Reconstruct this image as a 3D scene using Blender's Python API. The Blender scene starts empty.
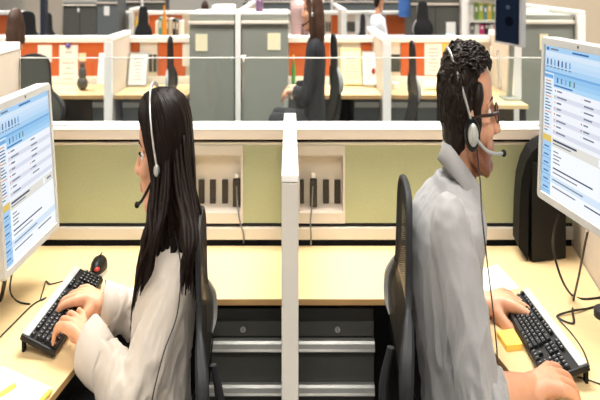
import bpy, math, random
from mathutils import Vector, Matrix, noise

random.seed(11)
SC = bpy.context.scene
COL = SC.collection
V = Vector

# ------------------------------------------------------------------ camera frame
F, VX, VY, EYE = 700.0, 290.0, -25.0, 1.495      # focal length, vanishing point (600x400 frame), eye height
DESK = 0.74


def at(px, py, d):
    """point seen at (px, py) standing d metres in front of the lens"""
    return V(((px - VX) * d / F, d, EYE - (py - VY) * d / F))


def on(px, py, z=DESK):
    """point seen at (px, py) lying at height z"""
    return at(px, py, (EYE - z) * F / (py - VY))


def X(px, d):
    return (px - VX) * d / F


def Z(py, d):
    return EYE - (py - VY) * d / F


# ------------------------------------------------------------------ materials
def lin(c):
    out = []
    for v in c:
        v /= 255.0
        out.append(v / 12.92 if v <= 0.04045 else ((v + 0.055) / 1.055) ** 2.4)
    return (*out, 1.0)


MATS = {}


def mat(name, rgb, rough=0.5, metal=0.0, var=0.0, scale=40.0, bump=0.0, stretch=None, spec=0.5, sheen=0.0, coat=0.0):
    if name in MATS:
        return MATS[name]
    m = bpy.data.materials.new(name)
    m.use_nodes = True
    nt = m.node_tree
    b = nt.nodes['Principled BSDF']
    b.inputs['Base Color'].default_value = lin(rgb)
    b.inputs['Roughness'].default_value = rough
    b.inputs['Metallic'].default_value = metal
    b.inputs['Specular IOR Level'].default_value = spec
    b.inputs['Sheen Weight'].default_value = sheen
    b.inputs['Coat Weight'].default_value = coat
    if var or bump:
        tc = nt.nodes.new('ShaderNodeTexCoord')
        src = tc.outputs['Object']
        if stretch:
            mp = nt.nodes.new('ShaderNodeMapping')
            mp.inputs['Scale'].default_value = stretch
            nt.links.new(src, mp.inputs['Vector'])
            src = mp.outputs['Vector']
        nz = nt.nodes.new('ShaderNodeTexNoise')
        nz.inputs['Scale'].default_value = scale
        nz.inputs['Detail'].default_value = 3.0
        nt.links.new(src, nz.inputs['Vector'])
        if var:
            mx = nt.nodes.new('ShaderNodeMix')
            mx.data_type = 'RGBA'
            nt.links.new(nz.outputs['Fac'], mx.inputs['Factor'])
            mx.inputs[6].default_value = lin([max(0, v * (1 - var)) for v in rgb])
            mx.inputs[7].default_value = lin([min(255, v * (1 + var)) for v in rgb])
            nt.links.new(mx.outputs[2], b.inputs['Base Color'])
        if bump:
            bp = nt.nodes.new('ShaderNodeBump')
            bp.inputs['Strength'].default_value = bump
            bp.inputs['Distance'].default_value = 0.002
            nt.links.new(nz.outputs['Fac'], bp.inputs['Height'])
            nt.links.new(bp.outputs['Normal'], b.inputs['Normal'])
    MATS[name] = m
    return m


def glow(name, rgb, strength=1.0):
    if name in MATS:
        return MATS[name]
    m = bpy.data.materials.new(name)
    m.use_nodes = True
    nt = m.node_tree
    nt.nodes.clear()
    o = nt.nodes.new('ShaderNodeOutputMaterial')
    e = nt.nodes.new('ShaderNodeEmission')
    e.inputs['Color'].default_value = lin(rgb)
    e.inputs['Strength'].default_value = strength * .82
    nt.links.new(e.outputs[0], o.inputs['Surface'])
    MATS[name] = m
    return m


def glass(name):
    m = bpy.data.materials.new(name)
    m.use_nodes = True
    nt = m.node_tree
    nt.nodes.clear()
    o = nt.nodes.new('ShaderNodeOutputMaterial')
    t = nt.nodes.new('ShaderNodeBsdfTransparent')
    t.inputs['Color'].default_value = (0.955, 0.975, 0.965, 1)
    g = nt.nodes.new('ShaderNodeBsdfGlossy')
    g.inputs['Roughness'].default_value = 0.02
    fr = nt.nodes.new('ShaderNodeFresnel')
    fr.inputs['IOR'].default_value = 1.35
    mx = nt.nodes.new('ShaderNodeMixShader')
    nt.links.new(fr.outputs[0], mx.inputs[0])
    nt.links.new(t.outputs[0], mx.inputs[1])
    nt.links.new(g.outputs[0], mx.inputs[2])
    nt.links.new(mx.outputs[0], o.inputs['Surface'])
    MATS[name] = m
    return m


def netting(name, rgb, sx, sz, hole):
    """woven chair mesh: real see-through holes in a woven pattern"""
    m = bpy.data.materials.new(name)
    m.use_nodes = True
    nt = m.node_tree
    b = nt.nodes['Principled BSDF']
    b.inputs['Base Color'].default_value = lin(rgb)
    b.inputs['Roughness'].default_value = 0.7
    b.inputs['Specular IOR Level'].default_value = 0.2
    tc = nt.nodes.new('ShaderNodeTexCoord')
    sp = nt.nodes.new('ShaderNodeSeparateXYZ')
    nt.links.new(tc.outputs['Object'], sp.inputs[0])
    outs = []
    for ax, k in (('Y', sx), ('Z', sz)):
        mu = nt.nodes.new('ShaderNodeMath'); mu.operation = 'MULTIPLY'; mu.inputs[1].default_value = k
        nt.links.new(sp.outputs[ax], mu.inputs[0])
        si = nt.nodes.new('ShaderNodeMath'); si.operation = 'SINE'
        nt.links.new(mu.outputs[0], si.inputs[0])
        outs.append(si)
    ml = nt.nodes.new('ShaderNodeMath'); ml.operation = 'MULTIPLY'
    nt.links.new(outs[0].outputs[0], ml.inputs[0]); nt.links.new(outs[1].outputs[0], ml.inputs[1])
    gt = nt.nodes.new('ShaderNodeMath'); gt.operation = 'GREATER_THAN'; gt.inputs[1].default_value = hole
    nt.links.new(ml.outputs[0], gt.inputs[0])
    tr = nt.nodes.new('ShaderNodeBsdfTransparent')
    mx = nt.nodes.new('ShaderNodeMixShader')
    nt.links.new(gt.outputs[0], mx.inputs[0])
    nt.links.new(b.outputs[0], mx.inputs[1]); nt.links.new(tr.outputs[0], mx.inputs[2])
    nt.links.new(mx.outputs[0], nt.nodes['Material Output'].inputs['Surface'])
    MATS[name] = m
    return m


def skin(name, rgb, lip, beard):
    """skin whose lips and stubble follow point attributes of the mesh"""
    m = bpy.data.materials.new(name)
    m.use_nodes = True
    nt = m.node_tree
    b = nt.nodes['Principled BSDF']
    b.inputs['Roughness'].default_value = 0.5
    b.inputs['Subsurface Weight'].default_value = 0.12
    b.inputs['Subsurface Radius'].default_value = (0.012, 0.005, 0.003)
    b.inputs['Subsurface Scale'].default_value = 0.5
    last = None
    tc = nt.nodes.new('ShaderNodeTexCoord')
    nz = nt.nodes.new('ShaderNodeTexNoise'); nz.inputs['Scale'].default_value = 35
    nt.links.new(tc.outputs['Object'], nz.inputs['Vector'])
    mx = nt.nodes.new('ShaderNodeMix'); mx.data_type = 'RGBA'
    nt.links.new(nz.outputs['Fac'], mx.inputs['Factor'])
    mx.inputs[6].default_value = lin([v * 0.93 for v in rgb]); mx.inputs[7].default_value = lin([min(255, v * 1.05) for v in rgb])
    last = mx.outputs[2]
    for attr, c in (('lip', lip), ('beard', beard)):
        a = nt.nodes.new('ShaderNodeAttribute'); a.attribute_name = attr
        fac = a.outputs['Fac']
        if attr == 'beard':
            n2 = nt.nodes.new('ShaderNodeTexNoise'); n2.inputs['Scale'].default_value = 600
            nt.links.new(tc.outputs['Object'], n2.inputs['Vector'])
            mu = nt.nodes.new('ShaderNodeMath'); mu.operation = 'MULTIPLY'; mu.use_clamp = True
            ad = nt.nodes.new('ShaderNodeMath'); ad.operation = 'ADD'; ad.inputs[1].default_value = 0.5
            nt.links.new(n2.outputs['Fac'], ad.inputs[0])
            nt.links.new(ad.outputs[0], mu.inputs[0]); nt.links.new(fac, mu.inputs[1])
            fac = mu.outputs[0]
        m2 = nt.nodes.new('ShaderNodeMix'); m2.data_type = 'RGBA'
        nt.links.new(fac, m2.inputs['Factor']); nt.links.new(last, m2.inputs[6])
        m2.inputs[7].default_value = lin(c)
        last = m2.outputs[2]
    nt.links.new(last, b.inputs['Base Color'])
    MATS[name] = m
    return m


# ------------------------------------------------------------------ mesh builder
def world_loc(o):
    p = V((0, 0, 0))
    while o is not None:
        p = p + o.location
        o = o.parent
    return p


class MB:
    def __init__(s):
        s.v, s.f, s.m = [], [], []

    def add(s, verts, faces, mi=0):
        b = len(s.v)
        s.v += [V(p) for p in verts]
        s.f += [tuple(i + b for i in f) for f in faces]
        s.m += [mi] * len(faces)
        return s

    def hexa(s, p, mi=0):
        """eight corners: bottom loop 0-3, top loop 4-7"""
        return s.add(p, [(3, 2, 1, 0), (4, 5, 6, 7), (0, 1, 5, 4), (1, 2, 6, 5), (2, 3, 7, 6), (3, 0, 4, 7)], mi)

    def box(s, a, b, mi=0):
        (x0, y0, z0), (x1, y1, z1) = a, b
        x0, x1 = min(x0, x1), max(x0, x1); y0, y1 = min(y0, y1), max(y0, y1); z0, z1 = min(z0, z1), max(z0, z1)
        return s.hexa([(x0, y0, z0), (x1, y0, z0), (x1, y1, z0), (x0, y1, z0), (x0, y0, z1), (x1, y0, z1), (x1, y1, z1), (x0, y1, z1)], mi)

    def obox(s, c, ax, ay, az, mi=0):
        c = V(c); ax, ay, az = V(ax), V(ay), V(az)
        return s.hexa([c - ax - ay - az, c + ax - ay - az, c + ax + ay - az, c - ax + ay - az,
                       c - ax - ay + az, c + ax - ay + az, c + ax + ay + az, c - ax + ay + az], mi)

    def prism(s, poly, ext, mi=0):
        n = len(poly); ext = V(ext)
        a = [V(p) for p in poly]
        return s.add(a + [p + ext for p in a], [tuple(range(n - 1, -1, -1)), tuple(range(n, 2 * n))] +
                     [(i, (i + 1) % n, n + (i + 1) % n, n + i) for i in range(n)], mi)

    def loft(s, rings, mi=0, caps=True, closed=True):
        n = len(rings[0]); fs = []
        for k in range(len(rings) - 1):
            for i in range(n if closed else n - 1):
                j = (i + 1) % n
                fs.append((k * n + i, k * n + j, (k + 1) * n + j, (k + 1) * n + i))
        if caps and closed:
            fs.append(tuple(range(n - 1, -1, -1)))
            fs.append(tuple((len(rings) - 1) * n + i for i in range(n)))
        return s.add([p for r in rings for p in r], fs, mi)

    def tube(s, pts, r, n=8, mi=0, flat=1.0, smooth=0, up=None):
        pts = [V(p) for p in pts]
        rs = list(r) if hasattr(r, '__len__') else [r] * len(pts)
        if smooth:
            pts, rs = spline(pts, rs, smooth)
        rings, prev = [], None
        for i, p in enumerate(pts):
            t = (pts[min(i + 1, len(pts) - 1)] - pts[max(i - 1, 0)])
            if t.length < 1e-9:
                t = V((0, 0, 1))
            t.normalize()
            if prev is None:
                u = V(up) if up is not None else (V((0, 0, 1)) if abs(t.z) < 0.9 else V((1, 0, 0)))
            else:
                u = prev
            u = (u - t * u.dot(t))
            if u.length < 1e-6:
                u = t.orthogonal()
            u.normalize(); prev = u
            w = t.cross(u)
            rings.append([p + u * (math.cos(a) * rs[i] * flat) + w * (math.sin(a) * rs[i]) for a in (2 * math.pi * k / n for k in range(n))])
        return s.loft(rings, mi)

    def ell(s, c, r, seg=20, rg=12, rot=None, mi=0):
        c = V(c); r = (r, r, r) if not hasattr(r, '__len__') else r
        vs = []; fs = []
        vs.append(V((0, 0, -r[2])))
        for i in range(1, rg):
            a = -math.pi / 2 + math.pi * i / rg
            for k in range(seg):
                b = 2 * math.pi * k / seg
                vs.append(V((math.cos(a) * math.cos(b) * r[0], math.cos(a) * math.sin(b) * r[1], math.sin(a) * r[2])))
        vs.append(V((0, 0, r[2])))
        for k in range(seg):
            fs.append((0, 1 + (k + 1) % seg, 1 + k))
            for i in range(rg - 2):
                a0 = 1 + i * seg
                fs.append((a0 + k, a0 + (k + 1) % seg, a0 + seg + (k + 1) % seg, a0 + seg + k))
            a0 = 1 + (rg - 2) * seg
            fs.append((a0 + k, a0 + (k + 1) % seg, len(vs) - 1))
        if rot is not None:
            vs = [rot @ p for p in vs]
        return s.add([p + c for p in vs], fs, mi)

    def limb(s, pts, rs, n=14, smooth=5, flat=1.0, up=None):
        s.tube(pts, rs, n=n, smooth=smooth, flat=flat, up=up)
        s.ell(pts[0], rs[0] * 0.98, 14, 8); s.ell(pts[-1], rs[-1] * 0.98, 14, 8)
        return s

    def cyl(s, a, b, r, n=20, mi=0, r2=None):
        return s.tube([a, b], [r, r if r2 is None else r2], n=n, mi=mi)

    def build(s, name, mats, parent=None, smooth=False, bevel=0.0, seg=2, angle=35):
        me = bpy.data.meshes.new(name)
        if parent is None:
            xs = [p.x for p in s.v]; ys = [p.y for p in s.v]; zs = [p.z for p in s.v]
            o0 = V(((min(xs) + max(xs)) / 2, (min(ys) + max(ys)) / 2, min(zs)))
        else:
            o0 = world_loc(parent)
        me.from_pydata([p - o0 for p in s.v], [], s.f)
        mats = mats if isinstance(mats, (list, tuple)) else [mats]
        for m in mats:
            me.materials.append(m)
        if len(mats) > 1:
            me.polygons.foreach_set('material_index', s.m)
        me.update()
        if smooth:
            me.polygons.foreach_set('use_smooth', [True] * len(me.polygons))
            if angle:
                me.set_sharp_from_angle(angle=math.radians(angle))
        o = bpy.data.objects.new(name, me)
        COL.objects.link(o)
        if parent is None:
            o.location = o0
        else:
            o.parent = parent
        if bevel:
            md = o.modifiers.new('soft_edges', 'BEVEL')
            md.width = bevel; md.segments = seg; md.limit_method = 'ANGLE'; md.angle_limit = math.radians(40)
            md.harden_normals = False
        return o


def spline(pts, rs, k):
    P, R = [], []
    n = len(pts)
    for i in range(n - 1):
        p0, p1, p2, p3 = pts[max(i - 1, 0)], pts[i], pts[i + 1], pts[min(i + 2, n - 1)]
        for j in range(k):
            t = j / k
            P.append(0.5 * ((2 * p1) + (p2 - p0) * t + (2 * p0 - 5 * p1 + 4 * p2 - p3) * t * t + (3 * p1 - p0 - 3 * p2 + p3) * t ** 3))
            R.append(rs[i] + (rs[i + 1] - rs[i]) * (t * t * (3 - 2 * t)))
    P.append(pts[-1]); R.append(rs[-1])
    return P, R


def tag(o, label, cat, group=None, kind=None):
    o['label'] = label; o['category'] = cat
    if group:
        o['group'] = group
    if kind:
        o['kind'] = kind
    return o


def struct(o, label, cat):
    return tag(o, label, cat, kind='structure')


def thing(name, label, cat, loc, group=None):
    o = bpy.data.objects.new(name, None)
    o.empty_display_size = 0.05
    COL.objects.link(o)
    o.location = V(loc)
    return tag(o, label, cat, group)


def copy_tree(o, parent=None):
    c = o.copy(); COL.objects.link(c)
    if parent is not None:
        c.parent = parent
    for ch in list(o.children):
        copy_tree(ch, c)
    return c


# ------------------------------------------------------------------ shared materials
M_cap = mat('white_enamel', (250, 247, 241), 0.38, var=0.02, scale=3)
M_capf = mat('cream_enamel', (232, 219, 203), 0.42, var=0.02, scale=5)
M_rail = mat('warm_grey_rail', (214, 207, 195), 0.42, var=0.02, scale=6)
M_green = mat('sage_fabric', (177, 182, 146), 0.95, var=0.07, scale=260, bump=0.35, spec=0.15)
M_beige = mat('oatmeal_fabric', (206, 194, 178), 0.95, var=0.06, scale=240, bump=0.35, spec=0.15)
M_orange = mat('orange_fabric', (204, 104, 58), 0.92, var=0.05, scale=200, bump=0.2, spec=0.15)
M_blackgap = mat('black_rubber', (14, 14, 14), 0.7)
M_darkpanel = mat('shaded_under_panel', (38, 38, 38), 0.85, var=0.1, scale=80)  # dark colour stands in for the shade under the desks
M_wood = mat('maple_laminate', (222, 194, 145), 0.36, var=0.035, scale=9, stretch=(1.2, 9, 1), spec=0.4)
M_woodedge = mat('maple_edge', (190, 150, 96), 0.45, var=0.06, scale=30)
M_steel = mat('brushed_steel', (205, 205, 200), 0.34, metal=0.75, var=0.04, scale=30, stretch=(1, 1, 30))
M_grey = mat('charcoal_steel', (66, 67, 62), 0.5, var=0.05, scale=20)
M_cabinet = mat('grey_cabinet', (143, 146, 136), 0.5, var=0.03, scale=8)
M_cabdark = mat('dark_grey_cabinet', (86, 86, 80), 0.5, var=0.04, scale=8)
M_cabblue = mat('blue_grey_cabinet', (102, 108, 110), 0.5, var=0.04, scale=8)
M_paper = mat('white_paper', (248, 246, 240), 0.8, var=0.01, scale=10)
M_cream = mat('cream_paper', (246, 238, 200), 0.8, var=0.02, scale=12)
M_ink = mat('grey_ink', (165, 160, 160), 0.8)
M_black = mat('black_plastic', (13, 13, 14), 0.45, spec=0.3, var=0.1, scale=60)
M_blackm = mat('matt_black_plastic', (9, 9, 9), 0.65, spec=0.25)
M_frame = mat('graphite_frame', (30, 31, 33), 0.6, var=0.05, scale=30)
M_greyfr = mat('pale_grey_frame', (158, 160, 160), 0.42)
M_net = netting('chair_netting', (13, 12, 11), 620, 520, 0.25)
M_perf = netting('perforated_shell', (14, 14, 14), 520, 420, 0.86)
M_seat = mat('black_seat_fabric', (22, 22, 24), 0.9, var=0.12, scale=200, bump=0.3)
M_silver = mat('silver_plastic', (172, 173, 176), 0.35, metal=0.15)
M_bezel = mat('pale_grey_bezel', (190, 190, 186), 0.4)
M_key = mat('black_keys', (22, 22, 24), 0.5, spec=0.3)
M_keytop = mat('key_legend', (175, 175, 175), 0.6)
M_glass = glass('clear_glass')
M_glassedge = mat('polished_glass_edge', (236, 238, 234), 0.25)
M_red = mat('red_plastic', (170, 30, 24), 0.35)
M_yellow = mat('yellow_note', (250, 206, 92), 0.75, var=0.03, scale=60)
M_cord = mat('black_cord', (16, 15, 15), 0.5)
M_greycord = mat('grey_cord', (120, 120, 116), 0.5)
M_brown = mat('brown_outlet', (52, 46, 38), 0.45)
M_carpet = mat('charcoal_carpet', (62, 62, 64), 1.0, var=0.25, scale=300, bump=0.5, spec=0.05)
M_tan = mat('tan_wall_paint', (196, 180, 156), 0.8, var=0.015, scale=3)
M_white_wall = mat('pale_wall_paint', (205, 200, 190), 0.85, var=0.01, scale=3)
M_ceil = mat('ceiling_tile', (240, 239, 234), 0.9, var=0.02, scale=60)
M_hairb = mat('dark_brown_hair', (22, 13, 9), 0.52, var=0.4, scale=30, stretch=(14, 14, 1.2), spec=0.14)
M_hairm = mat('brown_curls', (27, 18, 12), 0.5, var=0.4, scale=90, spec=0.25)
M_hairbg = mat('chestnut_hair', (66, 42, 28), 0.5, var=0.3, scale=30, stretch=(10, 10, 1))
# ------------------------------------------------------------------ room shell
XL, XR, YN, YF, HC = -6.0, 5.2, -2.2, 14.0, 2.75
struct(MB().box((XL, YN, -0.05), (XR, YF, 0)).build('floor', M_carpet), 'charcoal office carpet under all the desks', 'floor')
struct(MB().box((XL, YN, HC), (XR, YF, HC + 0.05)).build('ceiling', M_ceil), 'white tiled office ceiling above the cubicles', 'ceiling')
struct(MB().box((XL - 0.1, YN, 0), (XL, YF, HC)).build('wall_left', M_white_wall), 'pale painted office wall along the left side', 'wall')
struct(MB().box((XR, YN, 0), (XR + 0.1, YF, HC)).build('wall_right', M_tan), 'tan painted office wall along the right side', 'wall')
struct(MB().box((XL, YF, 0), (XR, YF + 0.1, HC)).build('wall_back', M_white_wall), 'pale painted wall at the far end of the office', 'wall')
struct(MB().box((XL, YN - 0.1, 0), (XR, YN, HC)).build('wall_front', M_white_wall), 'pale painted wall behind the viewer', 'wall')
struct(MB().box((2.32, 7.0, 0), (XR, 7.12, HC)).build('wall_far_right', M_tan), 'tan wall rising beyond the grey cabinet at the right', 'wall')

# ------------------------------------------------------------------ front row partitions
PY0, PY1 = 1.96, 2.03            # fabric face and back of the panel


def partition(name, label, x0, x1, fx0, fx1, side):
    """panel with cap, rails, fabric skins and an outlet tray between fx0 and fx1"""
    r = thing(name, label, 'cubicle partition', ((x0 + x1) / 2, (PY0 + PY1) / 2, 0))
    MB().box((x0, 1.944, 1.0375), (x1, 2.046, 1.0645)).build('cap_face', M_capf, r, bevel=0.002)  # creamier than the top plate: overhead light put into the two colours
    MB().box((x0, 1.9435, 1.0645), (x1, 2.0465, 1.068)).build('top_cap', M_cap, r, bevel=0.0012)
    b = MB().box((x0, 1.957, 1.019), (x1, 2.033, 1.0265)).box((x0, 1.952, 0.756), (x1, 2.038, 0.790))
    b.build('rail', M_rail, r, bevel=0.002)
    MB().box((x0, 1.968, 1.0265), (x1, 2.025, 1.0375)).box((x0, 1.964, 0.790), (x1, 2.028, 0.8008)).build('shadow_gap', M_blackgap, r)
    f = MB()
    z0, z1 = 0.8008, 1.019
    for a, c in ((x0, fx0), (fx1, x1)):
        if c - a > 0.004:
            f.box((a, PY0, z0), (c, 1.975, z1))
    f.box((x0, 2.012, z0), (x1, PY1, z1))
    f.build('fabric_panel', M_green, r)
    # outlet tray
    zi1, zi0 = Z(155, PY0), Z(213, PY0)
    t = MB()
    ix0, ix1 = fx0 + 0.006, fx1 - 0.006
    t.box((fx0, 1.956, z0), (ix0, 2.012, z1)).box((ix1, 1.956, z0), (fx1, 2.012, z1))
    t.box((ix0, 1.956, zi1), (ix1, 2.012, z1)).box((ix0, 1.956, z0), (ix1, 2.012, zi0))
    t.box((ix0, 2.0, zi0), (ix1, 2.012, zi1))
    tr = t.build('outlet_tray', M_rail, r)
    MB().hexa([(ix0, 1.957, zi0), (ix1, 1.957, zi0), (ix1, 2.0, zi0), (ix0, 2.0, zi0),
               (ix0, 1.957, zi0 + 0.002), (ix1, 1.957, zi0 + 0.002), (ix1, 2.0, zi0 + 0.018), (ix0, 2.0, zi0 + 0.018)]).build('sloped_sill', M_capf, tr)
    for px in ((201.5, 212.8, 225, 236.5) if side < 0 else (301, 313.5, 326, 337.5)):
        x = X(px, 1.995)
        o = MB().box((x - 0.0085, 1.993, Z(207, 1.993)), (x + 0.0085, 2.0, Z(180, 1.993)))
        op = o.build('outlet', M_brown, tr, bevel=0.001)
        s = MB()
        for zz in (Z(188, 1.99), Z(199, 1.99)):
            for dx in (-0.003, 0.003):
                s.box((x + dx - 0.0008, 1.9925, zz - 0.003), (x + dx + 0.0008, 1.9932, zz + 0.003))
        # sockets sit on the plate and stay inside its mesh group
        so = s.build('socket_slot', M_blackgap, tr)
    MB().box((x0, 1.975, 0.02), (x1, 2.02, 0.756)).build('lower_panel', M_darkpanel, r)  # under-desk shade painted as a dark grey panel
    MB().box((x0, 1.965, 0), (x1, 2.03, 0.03)).build('base_rail', M_charcoal, r)
    return r


M_charcoal = mat('charcoal_trim', (48, 48, 48), 0.6)
WL, WR = -0.768, 0.800
partition('cubicle_partition', "sage green fabric partition with outlet tray behind the dark-haired woman in white", WL, -0.018, X(191, PY0), X(243, PY0), -1)
partition('cubicle_partition', "sage green fabric partition with outlet tray behind the man in the grey shirt", 0.018, WR, X(297, PY0) + 0.002, X(345, PY0), 1)

# glass screens standing on the caps
for x0, x1, lab in ((WL, X(243, 1.99), 'clear frameless glass screen on the partition above the woman'),
                    (X(243.6, 1.99), WR, 'clear frameless glass screen on the partition above the man')):
    g = thing('glass_screen', lab, 'glass screen', ((x0 + x1) / 2, 1.99, 1.068), 'glass screens on the front partitions')
    MB().box((x0, 1.987, 1.0685), (x1, 1.993, 1.258)).build('glass_pane', M_glass, g)
    MB().box((x0, 1.987, 1.258), (x1, 1.993, 1.2615)).build('polished_edge', M_glassedge, g)
c = MB().prism([at(240.8, 55.5, 1.983), at(245.8, 55.5, 1.983), at(243.6, 63, 1.983)], (0, 0.014, 0))
tag(c.build('glass_clip', M_cap, None, bevel=0.001), 'small white triangular clip joining the two glass screens at the top', 'glass clip')

# dividing screen between the two desks
r = thing('desk_divider', 'white capped upright divider standing between the two front desks', 'desk divider', (0, 1.72, 0))
MB().box((-0.017, 1.393, 1.082), (0.0172, 2.02, 1.097)).build('top_cap', M_cap, r, bevel=0.002)
MB().box((-0.0155, 1.40, 0.03), (0.0155, 2.02, 1.082)).build('core_panel', M_beige, r)
MB().box((-0.0168, 1.394, 0.0), (0.017, 1.405, 1.080)).build('end_trim', M_rail, r, bevel=0.0015)  # greyer than the cap: shade on this end put into its colour

# side screens
r = thing('side_partition', "tall oatmeal side partition with white cap behind the woman's monitor", 'cubicle partition', (-0.79, 1.4, 0))
MB().box((-0.81, 0.95, 0.03), (WL - 0.002, 1.99, 1.283)).build('fabric_panel', M_beige, r)
MB().box((-0.815, 0.94, 1.283), (WL, 1.995, 1.305)).build('top_cap', M_cap, r, bevel=0.003)
MB().box((-0.813, 1.99, 0.0), (WL, 1.997, 1.283)).build('end_trim', M_rail, r)
r = thing('side_partition', "oatmeal fabric side partition behind the man's monitor and black computer tower", 'cubicle partition', (0.76, 1.5, 0))
wa, wb = V((0.630, 1.02, 0)), V((0.798, 2.0, 0))
n = V((0.04, -0.007, 0))
MB().hexa([wa + V((0, 0, .03)), wb + V((0, 0, .03)), wb + n + V((0, 0, .03)), wa + n + V((0, 0, .03)),
           wa + V((0, 0, 1.2)), wb + V((0, 0, 1.2)), wb + n + V((0, 0, 1.2)), wa + n + V((0, 0, 1.2))]).build('fabric_panel', M_beige, r)
MB().hexa([wa + V((-.003, 0, 1.2)), wb + V((-.003, 0, 1.2)), wb + n + V((.003, 0, 1.2)), wa + n + V((.003, 0, 1.2)),
           wa + V((-.003, 0, 1.22)), wb + V((-.003, 0, 1.22)), wb + n + V((.003, 0, 1.22)), wa + n + V((.003, 0, 1.22))]).build('top_cap', M_cap, r)
MB().hexa([wa + V((-.002, 0, 0)), wb + V((-.002, 0, 0)), wb + n, wa + n,
           wa + V((-.002, 0, .03)), wb + V((-.002, 0, .03)), wb + n + V((0, 0, .03)), wa + n + V((0, 0, .03))]).build('base_rail', M_charcoal, r)


# ------------------------------------------------------------------ desks
def desk(label, pts, legs):
    cx = sum(p[0] for p in pts) / len(pts); cy = sum(p[1] for p in pts) / len(pts)
    r = thing('corner_desk', label, 'desk', (cx, cy, 0))
    if sum(pts[i][0] * pts[(i + 1) % len(pts)][1] - pts[(i + 1) % len(pts)][0] * pts[i][1] for i in range(len(pts))) < 0:
        pts = pts[::-1]
    MB().prism([(x, y, DESK - 0.0025) for x, y in pts], (0, 0, 0.0025)).build('worktop', M_wood, r)
    MB().prism([(x, y, DESK - 0.0145) for x, y in pts], (0, 0, 0.012)).build('wooden_edge', M_woodedge, r)
    for x, y in legs:
        MB().box((x - .012, y - .018, 0), (x + .012, y + .018, DESK - .0145)).build('leg', M_charcoal, r, bevel=.002)
    return r


YB, YE = 1.951, 1.631
bend = [(-0.36, YE), (-0.376, 1.622), (-0.386, 1.60)]
desk('maple corner desk on the side where the woman types', [(-0.0175, YB), (WL + .001, YB), (WL + .001, 0.98), (-0.468, 0.98), (-0.4286, 1.245), (-0.3915, 1.514)] + bend[::-1] + [(-0.0175, YE)],
     [(-0.75, 1.92), (-0.75, 1.02)])
bend = [(0.36, YE), (0.376, 1.622), (0.386, 1.60)]


def wallx(y):
    return wa.x + (wb.x - wa.x) * (y - wa.y) / (wb.y - wa.y) - 0.003


desk('maple corner desk on the side where the man types', [(0.0175, YB), (0.0175, YE)] + bend + [(0.401, 1.458), (0.4246, 1.292), (0.468, 1.04), (wallx(1.04), 1.04), (wallx(YB), YB)],
     [(0.755, 1.90), (0.6, 1.08)])


# ------------------------------------------------------------------ drawer pedestals
def pedestal(label, x0, x1, yf=1.68):
    r = thing('drawer_pedestal', label, 'drawer pedestal', ((x0 + x1) / 2, 1.8, 0), 'drawer pedestals under the desks')
    zz = lambda py: Z(py, yf)
    MB().box((x0, yf + .012, 0.03), (x1, 1.94, zz(311))).build('body', M_grey, r)
    MB().box((x0 + .01, yf + .03, 0), (x1 - .01, 1.92, .03)).build('plinth', M_blackm, r)
    MB().box((x0, yf + .002, zz(336.5)), (x1, yf + .012, zz(322))).build('lock_rail', M_grey, r, bevel=.001)
    lx, lz = X(243, yf) if x0 < 0 else X(337.5, yf), zz(329.5)
    k = MB().cyl((lx, yf + .003, lz), (lx, yf - .003, lz), .0065, 20)
    k = k.build('lock', M_steel, r, smooth=True)
    MB().box((lx - .0008, yf - .0036, lz - .004), (lx + .0008, yf - .002, lz + .004)).build('key_slot', M_blackgap, k)
    tops = [zz(338.0), zz(381.5), zz(426)]
    bots = [zz(381.0), zz(425.5), 0.045]
    for a, b in zip(tops, bots):
        d = MB().box((x0, yf, b), (x1, yf + .012, a)).build('drawer', M_grey, r, bevel=.001)
        h = MB()
        zt, zb = a - .001, a - .0265
        prof = [(0, zt), (-.012, zt), (-.0155, zt - .006), (-.0165, zb + .008), (-.0185, zb + .003), (-.016, zb), (0, zb)]
        h.prism([(x0, yf + p, z) for p, z in prof], (x1 - x0, 0, 0))
        h.build('handle', M_steel, d)
    return r


pedestal('charcoal three-drawer pedestal beside the woman, under her desk', -0.201, -0.0195)
pedestal('charcoal three-drawer pedestal beside the man, under his desk', 0.0195, 0.2016)


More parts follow.
